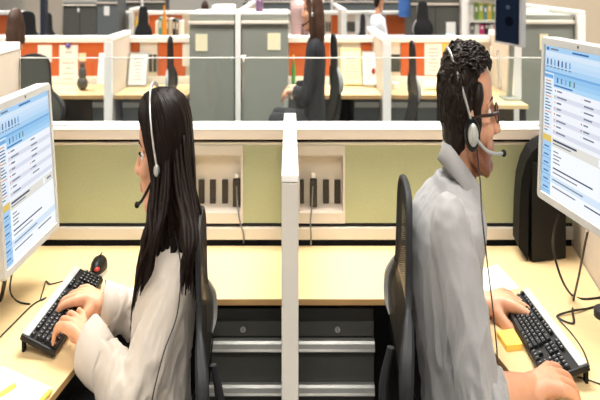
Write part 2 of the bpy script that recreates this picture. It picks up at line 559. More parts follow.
# ------------------------------------------------------------------ monitors
def monitor(name, label, ft, fb, nb, nt, vx, basexy, left_is_near):
    """ft/fb/nb/nt: far-top, far-bottom, near-bottom, near-top corners; vx: +1 screen faces +X"""
    if left_is_near:
        tl, bl, br, tr = nt, nb, fb, ft
    else:
        tl, bl, br, tr = ft, fb, nb, nt
    n = (br - bl).cross(tl - bl).normalized()
    if n.x * vx < 0:
        n = -n
    W = lambda u, v, o=0.0: tl * (1 - u) * (1 - v) + tr * u * (1 - v) + bl * (1 - u) * v + br * u * v + n * o
    c = W(.5, .5)
    r = thing(name, label, 'monitor', (basexy[0], basexy[1], DESK), 'flat screen monitors on the front desks')
    # rounded outline of the bezel
    def outline(i, rr, o):
        pts = []
        ru, rv = rr / 0.307, rr / 0.36
        for cu, cv, a0 in ((1 - i[0] - ru, 1 - i[1] - rv, 0), (i[0] + ru, 1 - i[1] - rv, 90), (i[0] + ru, i[1] + rv, 180), (1 - i[0] - ru, i[1] + rv, 270)):
            for k in range(6):
                a = math.radians(a0 + 18 * k)
                pts.append(W(cu + ru * math.cos(a), cv + rv * math.sin(a), o))
        return pts
    bx, by = 0.045, 0.052
    f = MB()
    f.loft([outline((.004, .004), .008, -.036), outline((0, 0), .010, -.032), outline((0, 0), .010, -.003), outline((.006, .006), .009, 0),
            outline((bx - .004, by - .004), .001, 0), outline((bx, by), .0006, -.004)], caps=False)
    f.build('bezel', M_bezel, r, smooth=True, angle=30)
    MB().loft([outline((.004, .004), .008, -.036), outline((.06, .06), .01, -.05)]).build('back_shell', M_blackm, r)
    # screen with its mail window
    cols = {}
    S = MB(); mats = []

    def cell(u0, v0, u1, v1, m, lay=1):
        if m not in mats:
            mats.append(m)
        uu = lambda u: bx + (1 - 2 * bx) * u
        vv = lambda v: by + (1 - 2 * by) * v
        o = -.004 + .00025 * lay
        S.add([W(uu(u0), vv(v1), o), W(uu(u1), vv(v1), o), W(uu(u1), vv(v0), o), W(uu(u0), vv(v0), o)], [(0, 1, 2, 3)], mats.index(m))
    G = lambda nm, rgb: glow('screen_' + nm, rgb, 1.0)
    white, pale, blue, mid, deep = G('white', (246, 249, 253)), G('pale', (214, 231, 247)), G('blue', (170, 208, 240)), G('mid', (120, 172, 222)), G('deep', (70, 112, 170))
    lav, gr, ink, inkb, org, yel, bei, red, grn = G('lav', (218, 222, 234)), G('grey', (206, 208, 210)), G('ink', (120, 128, 145)), G('inkb', (70, 80, 110)), G('orange', (226, 150, 70)), G('yellow', (226, 196, 110)), G('beige', (226, 224, 216)), G('red', (200, 70, 60)), G('green', (60, 150, 80))
    rnd = random.Random(5)
    cell(0, 0, 1, 1, white, 0)
    cell(0, 0, 1, .035, blue); cell(.02, .008, .06, .028, deep, 2); cell(.08, .012, .2, .024, ink, 2); cell(.4, .012, .62, .024, deep, 2)
    for i, m in enumerate((pale, G('p2', (200, 224, 246)), G('p3', (190, 218, 244)), blue)):
        cell(0, .035 + .033 * i, 1, .068 + .033 * i, m)
    for k in range(7):
        u = .03 + .055 * k
        cell(u, .085, u + .022, .125, (deep, ink, mid, inkb)[k % 4], 2); cell(u - .004, .135, u + .03, .143, ink, 2)
    cell(0, .167, 1, .18, mid)
    for i, m in enumerate((G('b4', (150, 196, 236)), G('b5', (160, 204, 240)), G('b6', (176, 214, 244)))):
        cell(.14, .18 + .03 * i, 1, .21 + .03 * i, m)
    for k, m in enumerate((deep, ink, mid, grn, ink)):
        u = .19 + .06 * k
        cell(u, .20, u + .02, .235, m, 2)
    cell(.15, .25, .42, .26, deep, 2)
    cell(0, .18, .135, .60, G('nav', (226, 238, 250))); cell(0, .19, .135, .215, mid, 2)
    for k in range(17):
        v = .232 + .021 * k
        cell(.02, v, .02 + .05 + .05 * rnd.random(), v + .007, inkb if k % 5 else org, 2)
    cell(.14, .27, 1, .60, G('form', (240, 243, 250)))
    for k in range(8):
        v = .285 + .039 * k
        if k % 2:
            cell(.15, v - .006, .99, v + .024, lav, 2)
        cell(.20, v, .20 + .05 + .1 * rnd.random(), v + .010, inkb if k == 2 else ink, 3)
        cell(.165, v, .18, v + .010, red if k in (0, 4) else org, 3)
        if k < 7:
            cell(.58, v, .58 + .06 + .08 * rnd.random(), v + .010, ink, 3); cell(.545, v, .56, v + .01, red if k in (4, 5) else lav, 3)
    cell(0, .60, .135, .645, yel, 2); cell(.14, .605, 1, .665, bei); cell(.16, .615, .5, .628, inkb, 2); cell(.16, .64, .42, .648, ink, 2)
    cell(.78, .612, .82, .655, white, 2); cell(.86, .625, .95, .64, ink, 2)
    cell(0, .645, .135, 1, blue)
    for k in range(6):
        v = .665 + .055 * k
        cell(.0, v + .034, .135, v + .04, mid, 2); cell(.025, v + .01, .1, v + .02, deep, 2)
    cell(.14, .665, 1, 1, white)
    for k in range(4):
        cell(.17, .69 + .024 * k, .17 + .06 + .06 * rnd.random(), .698 + .024 * k, ink, 2)
    cell(.17, .80, .72, .81, inkb, 2); cell(.17, .83, .52, .838, ink, 2); cell(.14, .86, 1, .905, pale, 2); cell(.17, .877, .6, .886, ink, 3); cell(.17, .925, .5, .934, ink, 2)
    cell(.62, .925, .9, .934, inkb, 2)
    S.build('screen', mats, r)
    # little dark mark on the top bezel
    mk = MB()
    p = W(.5 if left_is_near else .5, .026, .0006)
    du, dv = (W(.51, .03) - W(.5, .03)), (W(.5, .04) - W(.5, .03))
    mk.loft([[p + du * (.7 * math.cos(a)) + dv * (.85 * math.sin(a)) + n * o for a in (math.pi * k / 6 for k in range(12))] for o in (-.001, .0006)])
    mk.build('mark', M_grey, r)
    # stand
    bc = W(.5, .78, -.045); bx_, by_ = basexy
    # clamped post beside the wall with a short arm to the screen
    MB().loft([[V((bx_ + .021 * k * math.cos(a), by_ + .026 * k * math.sin(a), z)) for a in (2 * math.pi * i / 28 for i in range(28))] for k, z in ((1, DESK), (1, DESK + .016), (.8, DESK + .020))]).build('stand_base', M_frame, r, smooth=True)
    MB().cyl((bx_, by_, DESK + .02), (bx_, by_, bc.z + .06), .008, 16).build('post', M_frame, r, smooth=True)
    MB().tube([V((bx_, by_, bc.z + .03)), V((bx_, by_ - .08, bc.z + .03)), bc + V((0, 0, .03))], .008, 10).build('arm', M_frame, r, smooth=True)
    return r


# the man's (screen faces -X)
ft, fb = at(541.5, 36, 1.575), at(536.5, 196.5, 1.575)
dr = V((0.124, -1, 0)).normalized() * 0.312
MON_M = monitor('monitor', 'pale grey flat monitor showing a mail window, in front of the man', ft, fb, fb + dr, ft + dr, -1, (0.694, 1.545), False)
# the woman's (screen faces +X)
ft, fb = at(50.5, 82, 1.738), at(60, 227.5, 1.738)
dr = V((-0.030, -1, 0)).normalized() * 0.312
MON_W = monitor('monitor', 'pale grey flat monitor showing a mail window, in front of the woman', ft, fb, fb + dr, ft + dr, 1, (-0.735, 1.60), True)


# ------------------------------------------------------------------ keyboards
def keyboard(label, rear_far, rear_near, front_far, front_near, main_far, foot_px):
    """corner points of the top face; main block of keys sits at the far end when main_far"""
    if main_far:
        A, B, C, D = rear_far, rear_near, front_far, front_near
    else:
        A, B, C, D = rear_near, rear_far, front_near, front_far
    ctr = (A + B + C + D) / 4
    r = thing('keyboard', label, 'keyboard', (ctr.x, ctr.y, DESK), 'keyboards on the front desks')
    up = (B - A).cross(C - A).normalized()
    if up.z < 0:
        up = -up
    K = lambda u, v, h=0.0: A * (1 - u) * (1 - v) + B * u * (1 - v) + C * (1 - u) * v + D * u * v + up * h
    th = .013
    def slab(u0, v0, u1, v1, h0, h1, ins=0.0):
        i = ins
        p = [K(u0, v1, h0), K(u1, v1, h0), K(u1, v0, h0), K(u0, v0, h0)]
        q = [K(u0 + i, v1 - i * 4, h1), K(u1 - i, v1 - i * 4, h1), K(u1 - i, v0 + i * 3, h1), K(u0 + i, v0 + i * 3, h1)]
        if (p[1] - p[0]).cross(p[3] - p[0]).dot(up) < 0:
            p = [p[0], p[3], p[2], p[1]]; q = [q[0], q[3], q[2], q[1]]
        return p + q
    MB().hexa(slab(0, 0, 1, 1, -th, 0)).build('case', M_black, r, bevel=.003)
    MB().hexa(slab(.012, .012, .988, .205, 0, .0022)).build('silver_strip', M_silver, r, bevel=.001)
    ks = MB()
    def key(u0, v0, u1, v1):
        ks.hexa(slab(u0, v0, u1, v1, 0, .0065, .0022), 0)
        um, vm = u0 + (u1 - u0) * .36, v0 + (v1 - v0) * .4
        ks.hexa(slab(um - .0022, vm - .018, um + .0022, vm + .018, .0065, .0067), 1)
    g = .0022
    # function row
    u = .022
    for grp in (1, 4, 4, 4):
        for _ in range(grp):
            key(u + g, .235, u + .0385 - g, .325); u += .0385
        u += .0265 if grp > 1 else .036
    for k in range(3):
        key(.690 + .0385 * k + g, .235, .7285 + .0385 * k - g, .325)
    rows = [[1] * 13 + [2], [1.5] + [1] * 12 + [1.5], [1.75] + [1] * 11 + [2.25], [2.25] + [1] * 10 + [2.75], [1.5, 1.1, 1.3, 6.0, 1.3, 1.1, 1.3, 1.4]]
    vtop, vh = .375, .118
    for i, row in enumerate(rows):
        u = .022; tot = sum(row); k = .645 / tot
        for w in row:
            key(u + g, vtop + vh * i + .008, u + w * k - g, vtop + vh * (i + 1) - .008); u += w * k
    for i in (0, 1):
        for j in range(3):
            key(.690 + .0385 * j + g, vtop + vh * i + .008, .7285 + .0385 * j - g, vtop + vh * (i + 1) - .008)
    key(.7285 + g, vtop + vh * 3 + .008, .767 - g, vtop + vh * 4 - .008)
    for j in range(3):
        key(.690 + .0385 * j + g, vtop + vh * 4 + .008, .7285 + .0385 * j - g, vtop + vh * 5 - .008)
    for i in range(5):
        for j in range(4):
            if j == 3 and i in (2, 4):
                continue
            key(.825 + .0395 * j + g, vtop + vh * i + .008, .8645 + .0395 * j - g, vtop + vh * (i + (2 if j == 3 and i in (1, 3) else 1)) - .008)
    ks.build('keys', [M_key, M_keytop], r)
    for u in (.06, .94):
        p = K(u, .03, -th)
        q = V((p.x, p.y, DESK))
        MB().hexa([q + V((-.002, -.006, 0)), q + V((.003, -.006, 0)), q + V((.003, .006, 0)), q + V((-.002, .006, 0)),
                   p + V((-.003, -.006, .001)), p + V((.003, -.006, .001)), p + V((.003, .006, .001)), p + V((-.003, .006, .001))]).build('foot', M_blackm, r)
    return r


zr, zf = DESK + .043, DESK + .0185
KEY_W = keyboard('black keyboard with silver strip under the hands of the woman', on(75, 265.5, zr), on(21, 334, zr), on(104, 278.5, zf), on(55.5, 352, zf), False, None)
KEY_M = keyboard('black keyboard with silver strip under the hands of the man', on(527.5, 286.5, zr), on(589, 364.5, zr), on(503, 306, zf), on(545, 380.5, zf), True, None)

# ------------------------------------------------------------------ mouse beside the woman's keyboard
mc = on(98.5, 274, DESK)
r = thing('computer_mouse', 'black mouse with a red light behind the keyboard of the woman', 'mouse', mc)


def mring(k, z, a=1.0):
    return [mc + V((.0195 * k * math.cos(t) * (1 + .12 * math.sin(t)), .042 * k * math.sin(t), z)) for t in (2 * math.pi * i / 28 for i in range(28))]


MB().loft([mring(.96, 0), mring(1.0, .006), mring(.99, .012)]).build('base', M_silver, r, smooth=True)
MB().loft([mring(.99, .012), mring(.97, .021), mring(.86, .031), mring(.66, .038), mring(.36, .0415), mring(.08, .0425)]).build('shell', M_black, r, smooth=True)
MB().ell(mc + V((.004, -.030, .0255)), (.0075, .011, .006), 14, 8).build('red_light', M_red, r, smooth=True)
MB().box(mc + V((-.0009, .004, .0405)), mc + V((.0009, .034, .0425))).build('wheel_slot', M_blackgap, r)

# ------------------------------------------------------------------ papers, note pad, highlighters
def sheet(name, label, cat, pts, m, h=.0012, group=None):
    o = MB().prism([p for p in pts], (0, 0, h)).build(name, m)
    return tag(o, label, cat, group)


z = DESK + .0005
pl = thing('paper_sheet', 'white lined paper at the front corner of the desk of the woman', 'paper', on(20, 390))
MB().prism([on(2, 366.5, z), on(-22, 408, z), on(34, 424, z), on(52.5, 388.5, z)], (0, 0, .0012)).build('sheet', M_paper, pl)
M_blueink = mat('violet_ink', (150, 150, 205), .8)
M_hl = mat('yellow_highlighter', (246, 214, 86), .45)
L = MB()
for a, b in (((-2, 384), (9, 377)), ((-4, 391), (3, 386.5))):
    p, q = on(*a, z + .0013), on(*b, z + .0013)
    w = V((0, .0016, 0))
    L.add([p, q, q + w, p + w], [(0, 1, 2, 3)])
L.build('ruled_line', M_blueink, pl)


def pen(label, a, b, rr):
    r = thing('highlighter_pen', label, 'highlighter', (a + b) / 2 - V((0, 0, rr)), 'yellow highlighters on the paper')
    d = (b - a)
    MB().tube([a, a + d * .7], rr, 12).build('barrel', M_hl, r, smooth=True)
    MB().tube([a + d * .7, a + d * .98, b], [rr * 1.06, rr * .95, rr * .6], 12).build('cap', M_yellow, r, smooth=True)


zp = z + .0012 + .0046
pen('yellow highlighter lying in the middle of the lined white paper', on(-12, 402, zp), on(15.5, 384.5, zp), .0046)
pen('yellow highlighter at the corner of the lined paper by the desk edge', on(34, 408, zp), on(50.5, 390.5, zp), .0046)

q = [on(476, 271, z), on(497.5, 265, z), on(519, 288, z), on(483, 297, z)]
sheet('paper_sheet', 'blank white paper tucked beneath the far end of the keyboard of the man', 'paper', q[::-1], M_paper)
zt = DESK + .0125
nt_ = [on(496.5, 331, zt), on(513.5, 328.5, zt), on(522.5, 344, zt), on(506.5, 345.5, zt)]
sheet('sticky_note_pad', 'yellow sticky note pad between the hands of the man', 'note pad', [p - V((0, 0, .0125)) for p in nt_[::-1]], M_yellow, .0125)

# ------------------------------------------------------------------ computer tower
r = thing('computer_tower', 'black computer tower with a curved front standing behind the right monitor', 'computer tower', (0.675, 1.88, DESK))
zt1 = Z(170, 1.87)
tw = MB()
b0, b1, b2, b3 = V((.634, 1.835, DESK)), V((.735, 1.862, DESK)), V((.745, 1.94, DESK)), V((.645, 1.94, DESK))
up = V((0, 0, Z(160, 1.86) - DESK))
tw.hexa([b0, b1, b2, b3, b0 + up, b1 + up, b2 + up, b3 + up])
tw.build('case', M_black, r, bevel=.004)
bz = MB()
prof = [(528, 262), (518.5, 247), (519.5, 205), (521.5, 180), (526, 163), (532, 152), (539, 145.5), (546, 142), (552, 141), (552, 150), (546, 152), (540, 157), (535, 165), (531.5, 177), (529, 195)]
fr = [at(a, b, 1.842) for a, b in prof]
bz.prism([V((p.x, p.y, max(p.z, DESK + .001))) for p in fr][::-1], (.012, .085, 0))
bz.build('curved_front_bezel', M_blackm, r)
# ------------------------------------------------------------------ office chair (shared by every desk)
PROFILE = [(1.105, -.085, .045), (1.095, -.0855, .07), (1.07, -.087, .086), (1.02, -.088, .094), (.97, -.089, .097), (.93, -.090, .108), (.90, -.094, .142),
           (.87, -.099, .170), (.84, -.101, .180), (.81, -.101, .178), (.785, -.098, .158), (.76, -.092, .138), (.72, -.086, .135), (.66, -.068, .135), (.60, -.045, .13), (.54, -.012, .12)]


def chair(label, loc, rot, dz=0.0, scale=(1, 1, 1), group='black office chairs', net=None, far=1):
    r = thing('office_chair', label, 'office chair', (0, 0, 0), group)
    P = [(z + dz, x, h) for z, x, h in PROFILE]
    # netted back in two pieces: woven upper part, perforated lower shell
    bend = lambda y: 0.25 * y * y
    def sheet(a, b, name, m, k=.94, th=.004):
        rows = P[a:b]
        f = MB(); n = 13
        for o in (0, -th):
            f.loft([[V((x + bend(h * k) * 0 + o, h * k * (2 * i / (n - 1) - 1), z)) for i in range(n)] for z, x, h in rows], caps=False, closed=False)
        return f.build(name, m, r, smooth=True, angle=0)
    sheet(0, 11, 'back_netting', net or M_net)
    sheet(10, 16, 'lower_shell', M_perf, 1.0, .008)
    side = [[V((x, s * h, z)) for z, x, h in P] for s in (-1, 1)]
    top = [V((P[0][1], P[0][2] * (1 - 2 * i / 6), P[0][0] + .006 * math.sin(math.pi * i / 6))) for i in range(7)]
    loop = side[1][:11][::-1] + top[1:-1] + side[0][:11]
    MB().tube(loop, .0058, 8, smooth=3).build('back_frame', M_frame, r, smooth=True)
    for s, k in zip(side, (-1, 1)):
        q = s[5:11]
        MB().tube(q, [.004, .010, .0125, .0125, .0115, .006], 10, smooth=4).build('lumbar_frame', M_greyfr if k == far else M_frame, r, smooth=True)  # near loop darkened, its shade put into the colour; far loop stays pale
        MB().tube(s[10:], .0065, 8, smooth=3).build('shell_rim', M_blackm, r, smooth=True)
    # spine strut
    MB().tube([V((-.112, 0, .80 + dz)), V((-.125, 0, .70 + dz)), V((-.085, 0, .56 + dz)), V((0, 0, .415 + dz))], [.007, .010, .011, .012], 10, smooth=4).build('spine', M_frame, r, smooth=True)
    # seat
    s = MB()
    ring = lambda k, z: [V((.01 + .125 * k * (1 if math.cos(a) > 0 else 1) * math.copysign(abs(math.cos(a)) ** .6, math.cos(a)), .18 * k * math.copysign(abs(math.sin(a)) ** .6, math.sin(a)), z)) for a in (2 * math.pi * i / 36 for i in range(36))]
    s.loft([ring(.8, .42 + dz), ring(.97, .43 + dz), ring(1, .45 + dz), ring(.95, .468 + dz), ring(.6, .474 + dz)])
    s.build('seat', M_seat, r, smooth=True)
    MB().cyl((0, 0, .09), (0, 0, .30 + dz), .014, 16).cyl((0, 0, .28 + dz), (0, 0, .42 + dz), .010, 16).build('gas_lift', M_blackm, r, smooth=True)
    for k in range(5):
        a = 2 * math.pi * k / 5 + .3
        e = V((.15 * math.cos(a), .23 * math.sin(a), .06))
        l = MB().tube([V((0, 0, .10)), V((e.x * .5, e.y * .5, .088)), e], [.015, .012, .008], 8).build('base_leg', M_blackm, r, smooth=True)
        c = MB().cyl(V((e.x - .006, e.y, .026)), V((e.x + .006, e.y, .026)), .026, 16).cyl(V((e.x, e.y, .03)), V((e.x, e.y, .062)), .004, 8)
        c.build('caster', M_blackm, l, smooth=True)
    r.location = V(loc); r.rotation_euler = (0, 0, rot); r.scale = scale
    return r


YAW = .065
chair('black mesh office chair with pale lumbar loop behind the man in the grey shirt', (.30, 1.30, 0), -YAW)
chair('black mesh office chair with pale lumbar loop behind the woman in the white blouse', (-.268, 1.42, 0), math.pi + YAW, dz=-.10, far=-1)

# ------------------------------------------------------------------ second row of cubicles
R2F, R2B = 4.40, 4.87            # desk front edge, panel face
ZT = 1.068


def row_panel(label, px0, px1, face, orange, slots=(), name='cubicle_partition', ztop=ZT, zlow=.792, d0=None, capdrop=.042):
    """orange panel under a white cap: orange = pixel spans of fabric skins, slots = spans of white louvred outlet strips"""
    x0, x1 = X(px0, face), X(px1, face)
    r = thing(name, label, 'cubicle partition', ((x0 + x1) / 2, face, 0))
    MB().box((x0, face - .02, ztop - capdrop), (x1, face + .08, ztop)).build('top_cap', M_cap, r, bevel=.006)
    MB().box((x0, face + .012, .05), (x1, face + .05, ztop - capdrop)).build('back_skin', M_rail, r)
    MB().box((x0, face - .004, .70), (x1, face + .012, zlow)).build('lower_rail', M_cap, r, bevel=.003)
    MB().box((x0, face, 0.0), (x1, face + .05, .05)).box((x0, face, .05), (x1, face + .012, .70)).build('lower_panel', M_darkpanel, r)
    for a, b in orange:
        MB().box((X(a, face), face, zlow), (X(b, face), face + .012, ztop - capdrop)).build('fabric_panel', M_orange, r)
    for a, b in slots:
        xa, xb = X(a, face), X(b, face)
        MB().box((xa, face + .002, zlow), (xb, face + .012, ztop - capdrop)).build('outlet_strip', M_capf, r)
        n = 4
        for k in range(n):
            cx = xa + (xb - xa) * (k + .5) / n
            MB().box((cx - .011, face - .002, zlow + .03), (cx + .011, face + .002, zlow + .15)).build('outlet', M_grey, r)
    return r


def divider2(label, px, d0, d1, ztop, w=.05, skin=None):
    x = X(px, d0)
    r = thing('cubicle_divider', label, 'cubicle divider', (x, (d0 + d1) / 2, 0))
    MB().box((x - w / 2, d0, ztop - .03), (x + w / 2, d1, ztop)).build('top_cap', M_cap, r, bevel=.004)
    MB().box((x - w / 2 + .004, d0 + .02, .02), (x + w / 2 - .004, d1, ztop - .03)).build('fabric_panel', skin or M_beige, r)
    MB().box((x - w / 2, d0 - .004, 0), (x + w / 2, d0 + .02, ztop - .03)).build('end_post', M_cap, r, bevel=.003)
    return r


def desk2(label, px0, px1, d0=R2F, d1=None, z=DESK):
    d1 = d1 or R2B - .022
    x0, x1 = X(px0, d0), X(px1, d0)
    r = thing('cubicle_desk', label, 'desk', ((x0 + x1) / 2, (d0 + d1) / 2, 0))
    MB().box((x0, d0, z - .022), (x1, d1, z)).build('worktop', M_wood, r)
    MB().box((x0, d0 - .006, z - .024), (x1, d0, z)).build('wooden_edge', M_woodedge, r)
    for x in (x0 + .02, x1 - .02):
        MB().box((x - .015, d1 - .06, 0), (x + .015, d1 - .02, z - .022)).build('leg', M_charcoal, r)
    return r


def drawers2(label, px0, px1, d0=4.5):
    x0, x1 = X(px0, 4.4), X(px1, 4.4)
    r = thing('drawer_pedestal', label, 'drawer pedestal', ((x0 + x1) / 2, d0 + .15, 0), 'drawer pedestals in the second row')
    MB().box((x0, d0 + .015, .02), (x1, d0 + .24, .70)).build('body', M_cabblue, r)
    for a, b in ((.69, .56), (.555, .30), (.295, .05)):
        dw = MB().box((x0, d0, b), (x1, d0 + .015, a)).build('drawer', M_cabblue, r)
        MB().box((x0, d0 - .012, a - .045), (x1, d0, a - .012)).build('handle', M_steel, dw)
    return r


row_panel('orange cubicle partition with pinned papers beyond the glass at the far left', -60, 126, R2B, [(2, 126)])
row_panel('orange cubicle partition with an outlet strip left of the tall grey cabinets', 129.5, 193, R2B, [(131, 139), (158, 185)], [(140, 157)])
row_panel('orange cubicle partition beside the woman in black', 288, 373.2, R2B, [(289, 330), (361, 372)], [(341, 360)])
row_panel('orange cubicle partition beyond the glass behind the head of the man', 376.5, 489, R2B, [(401, 448)], [(388, 400)])
divider2('white capped cubicle divider left of the picture behind the woman', 108, 4.35, 4.865, 1.112)
divider2('white capped cubicle divider beyond the glass between woman in black and man', 387, 4.33, 5.24, 1.108)
divider2('white capped cubicle divider below the dark monitor beyond the man', 517.5, 4.35, 4.90, 1.112)
desk2('maple cubicle desk at the far left beyond the glass', -20, 103.5)
desk2('maple cubicle desk with framed sheets left of the tall grey cabinets', 114.5, 187.5)
desk2('maple cubicle desk with certificates behind the woman in black', 291, 381)
desk2('maple cubicle desk beyond the glass behind the man', 392, 510)
drawers2('blue grey drawer pedestal left of the cubicle divider at the left', 88.5, 103.5)
drawers2('blue grey drawer pedestal right of the cubicle divider at the left', 119, 136)
drawers2('blue grey drawer pedestal left of the cubicle divider behind the woman in black', 356, 381.5)
drawers2('blue grey drawer pedestal beyond the glass behind the back of the man', 392.5, 440)


def cabinet(label, px0, px1, d0, pyt, pyh0, pyh1, m=M_cabinet, seam=False, cap=True):
    x0, x1 = X(px0, d0), X(px1, d0)
    zt = Z(pyt, d0)
    r = thing('storage_cabinet', label, 'cabinet', ((x0 + x1) / 2, d0 + .2, 0), 'tall storage cabinets')
    zc = zt - .014
    MB().box((x0, d0 + .012, .0), (x1, d0 + .42, zc)).build('body', m, r)
    if cap:
        MB().box((x0, d0, zc), (x1, d0 + .425, zt)).build('top_cap', M_cap, r, bevel=.003)
    zh0, zh1 = Z(pyh0, d0), Z(pyh1, d0)
    MB().box((x0, d0, zh0 + .002), (x1, d0 + .012, zc)).build('upper_panel', m, r)
    dr = MB().box((x0, d0, .04), (x1, d0 + .012, zh1 - .001))
    dd = dr.build('door', m, r)
    MB().prism([(x0 - .004, d0 - .0, zh0), (x0 - .004, d0 - .022, zh0 - .004), (x0 - .004, d0 - .022, zh1), (x0 - .004, d0, zh1)], (x1 - x0 + .008, 0, 0)).build('handle_strip', M_capf, dd)
    if seam:
        MB().box(((x0 + x1) / 2 - .003, d0 - .001, .05), ((x0 + x1) / 2 + .003, d0 + .001, zh1 - .02)).build('door_seam', M_blackgap, dd)
    return r


cabinet('tall grey storage cabinet left of the white post, beyond the glass', 189.5, 234, 4.35, 12.5, 21, 24)
cabinet('tall grey storage cabinet right of the white post, beyond the glass', 242, 288, 4.35, 12.5, 20.5, 23.5)
divider2('tall white capped divider rising between the two grey cabinets', 238, 4.33, 6.3, Z(11.5, 4.33), .034)
cabinet('tall grey storage cabinet framed in white at the right, behind the right monitor', 519.5, 573.5, 4.40, 13.0, 20, 23.5, cap=False)
divider2('tall white capped partition end framing the grey cabinet at the right', 581.5, 4.35, 5.6, Z(10.8, 4.35), .050, M_cap)
MB_ = MB().box((X(519.5, 4.40), 4.82, 0), (X(573.5, 4.40), 4.86, Z(8, 4.84)))
tag(MB_.build('back_screen', M_cap), 'white screen behind the top of the grey cabinet at the right', 'cubicle partition')


def note(name, label, pts, d, m, th=.006, cat='paper', group=None, lean=0.0, marks=0, frame=None):
    """flat rectangular sheet: px rectangle at depth d"""
    x0, x1, z1, z0 = X(pts[0], d), X(pts[2], d), Z(pts[1], d), Z(pts[3], d)
    r = thing(name, label, cat, ((x0 + x1) / 2, d, z0), group)
    o = V((0, lean, 0))
    MB().hexa([V((x0, d - th, z0)), V((x1, d - th, z0)), V((x1, d, z0)), V((x0, d, z0)),
               V((x0, d - th, z1)) + o, V((x1, d - th, z1)) + o, V((x1, d, z1)) + o, V((x0, d, z1)) + o]).build('sheet', m, r)
    if frame:
        f = MB()
        b = (x1 - x0) * .06
        for a, c in (((x0 - b, z0 - b), (x1 + b, z0)), ((x0 - b, z1), (x1 + b, z1 + b)), ((x0 - b, z0), (x0, z1)), ((x1, z0), (x1 + b, z1))):
            q = lambda z: lean * (z - z0) / (z1 - z0)
            f.hexa([V((a[0], d - th - .004 + q(a[1]), a[1])), V((c[0], d - th - .004 + q(a[1]), a[1])), V((c[0], d + .004 + q(a[1]), a[1])), V((a[0], d + .004 + q(a[1]), a[1])),
                    V((a[0], d - th - .004 + q(c[1]), c[1])), V((c[0], d - th - .004 + q(c[1]), c[1])), V((c[0], d + .004 + q(c[1]), c[1])), V((a[0], d + .004 + q(c[1]), c[1]))])
        f.build('frame', frame, r)
    if marks:
        k = MB(); rnd = random.Random(int(pts[0]))
        for i in range(marks):
            t = .82 - .66 * i / max(marks - 1, 1)
            zz = z0 + (z1 - z0) * t; w = (x1 - x0) * (.3 + .4 * rnd.random()); cx = (x0 + x1) / 2
            y = d - th - .0008 + lean * t
            k.box((cx - w / 2, y, zz - .004), (cx + w / 2, y + .0006, zz + .002))
        k.build('printed_line', M_ink, r)
    return r


dcab = 4.349
note('paper_note', 'cream paper note taped to the left tall grey cabinet', (195.5, 34, 207.5, 51), dcab, M_cream, .004)
note('paper_note', 'cream paper note taped to the right tall grey cabinet', (267.5, 33, 280.5, 50), dcab, M_cream, .004)
note('paper_note', 'cream paper note on the framed grey cabinet at the right', (539.5, 34, 548, 50), 4.399, M_cream, .004)
dw = R2B - .001
note('paper_sheet', 'short white paper pinned to the orange partition beside the dark chair at left', (38, 45, 52, 62), dw, M_paper, .004)
p = note('paper_sheet', 'tall white sheet pinned with a violet pin to the orange partition at left', (59.5, 45, 78, 85), dw - .006, M_paper, .004, marks=6)
MB().ell((X(68, dw - .012), dw - .014, Z(45.5, dw)), .018, 12, 8).build('push_pin', mat('violet_pin', (84, 60, 150), .4), p, smooth=True)
note('paper_note', 'pale yellow note pinned on the orange partition left of the divider', (79, 53, 86, 61), dw, M_cream, .004)
note('paper_sheet', 'white sheet leaning in the corner left of the cubicle divider at left', (97, 54, 105, 84), 4.72, M_paper, .006, lean=.06)
note('framed_sheet', 'framed white sheet leaning right of the cubicle divider at left', (128.5, 54.5, 146, 84.5), 4.74, M_paper, .006, lean=.07, marks=7, frame=M_greyfr, cat='framed sheet')
note('paper_sheet', 'white sheet pinned beside the tall grey cabinet on the orange partition', (182.5, 44, 189.5, 66), dw, M_paper, .004)
note('certificate', 'cream certificate leaning on the desk behind the chair of the woman in black', (342, 50.5, 360.5, 83), 4.76, M_cream, .006, lean=.06, marks=8, frame=mat('pale_gold_frame', (232, 218, 150), .5), cat='certificate')
c = note('certificate', 'white certificate in a dark frame leaning beside the cream one', (363, 53, 376, 84), 4.70, M_paper, .006, lean=.06, marks=7, frame=M_greyfr, cat='certificate')
MB().ell((X(373.5, 4.70), 4.698, Z(71, 4.70)), (.012, .004, .022), 12, 8).build('red_seal', M_red, c, smooth=True)
note('paper_sheet', 'large white sheet pinned on the orange partition behind the man', (424.5, 43, 442, 75), dw, M_paper, .004, marks=7)
note('sticky_note', 'yellow note stuck on the orange partition behind the head of the man', (442.5, 42.5, 448.5, 53), R2B - .006, M_yellow, .003, cat='note')
note('framed_sheet', 'framed white sheet leaning below the dark monitor beyond the man', (499, 52, 508.5, 87), 4.62, M_paper, .006, lean=.05, frame=M_greyfr, cat='framed sheet')
note('paper_sheet', 'white papers pinned beneath the dark monitor beyond the man', (490, 46, 505, 60), 4.80, M_paper, .005)


def box_item(name, label, cat, rect, d, depth, m, extra=None, group=None):
    x0, x1, z1, z0 = X(rect[0], d), X(rect[2], d), Z(rect[1], d), Z(rect[3], d)
    o = MB().box((x0, d, z0), (x1, d + depth, z1)).build(name, m, None, bevel=min(.006, (x1 - x0) * .2))
    return tag(o, label, cat, group)


# desk-top things of the second row
def bottle(label, px, pyt, pyb, d, m, capm, hw):
    r = thing('bottle', label, 'bottle', at(px, pyb, d))
    b = at(px, pyb, d); h = Z(pyt, d) - b.z
    rr = hw * d / F
    ring = lambda k, z: [b + V((rr * k * math.cos(a), rr * 1.4 * k * math.sin(a), z)) for a in (2 * math.pi * i / 16 for i in range(16))]
    MB().loft([ring(.9, 0), ring(1, h * .03), ring(1, h * .6), ring(.4, h * .78), ring(.35, h * .86)]).build('body', m, r, smooth=True)
    MB().loft([ring(.45, h * .86), ring(.45, h)]).build('cap', capm, r, smooth=True)
    return r


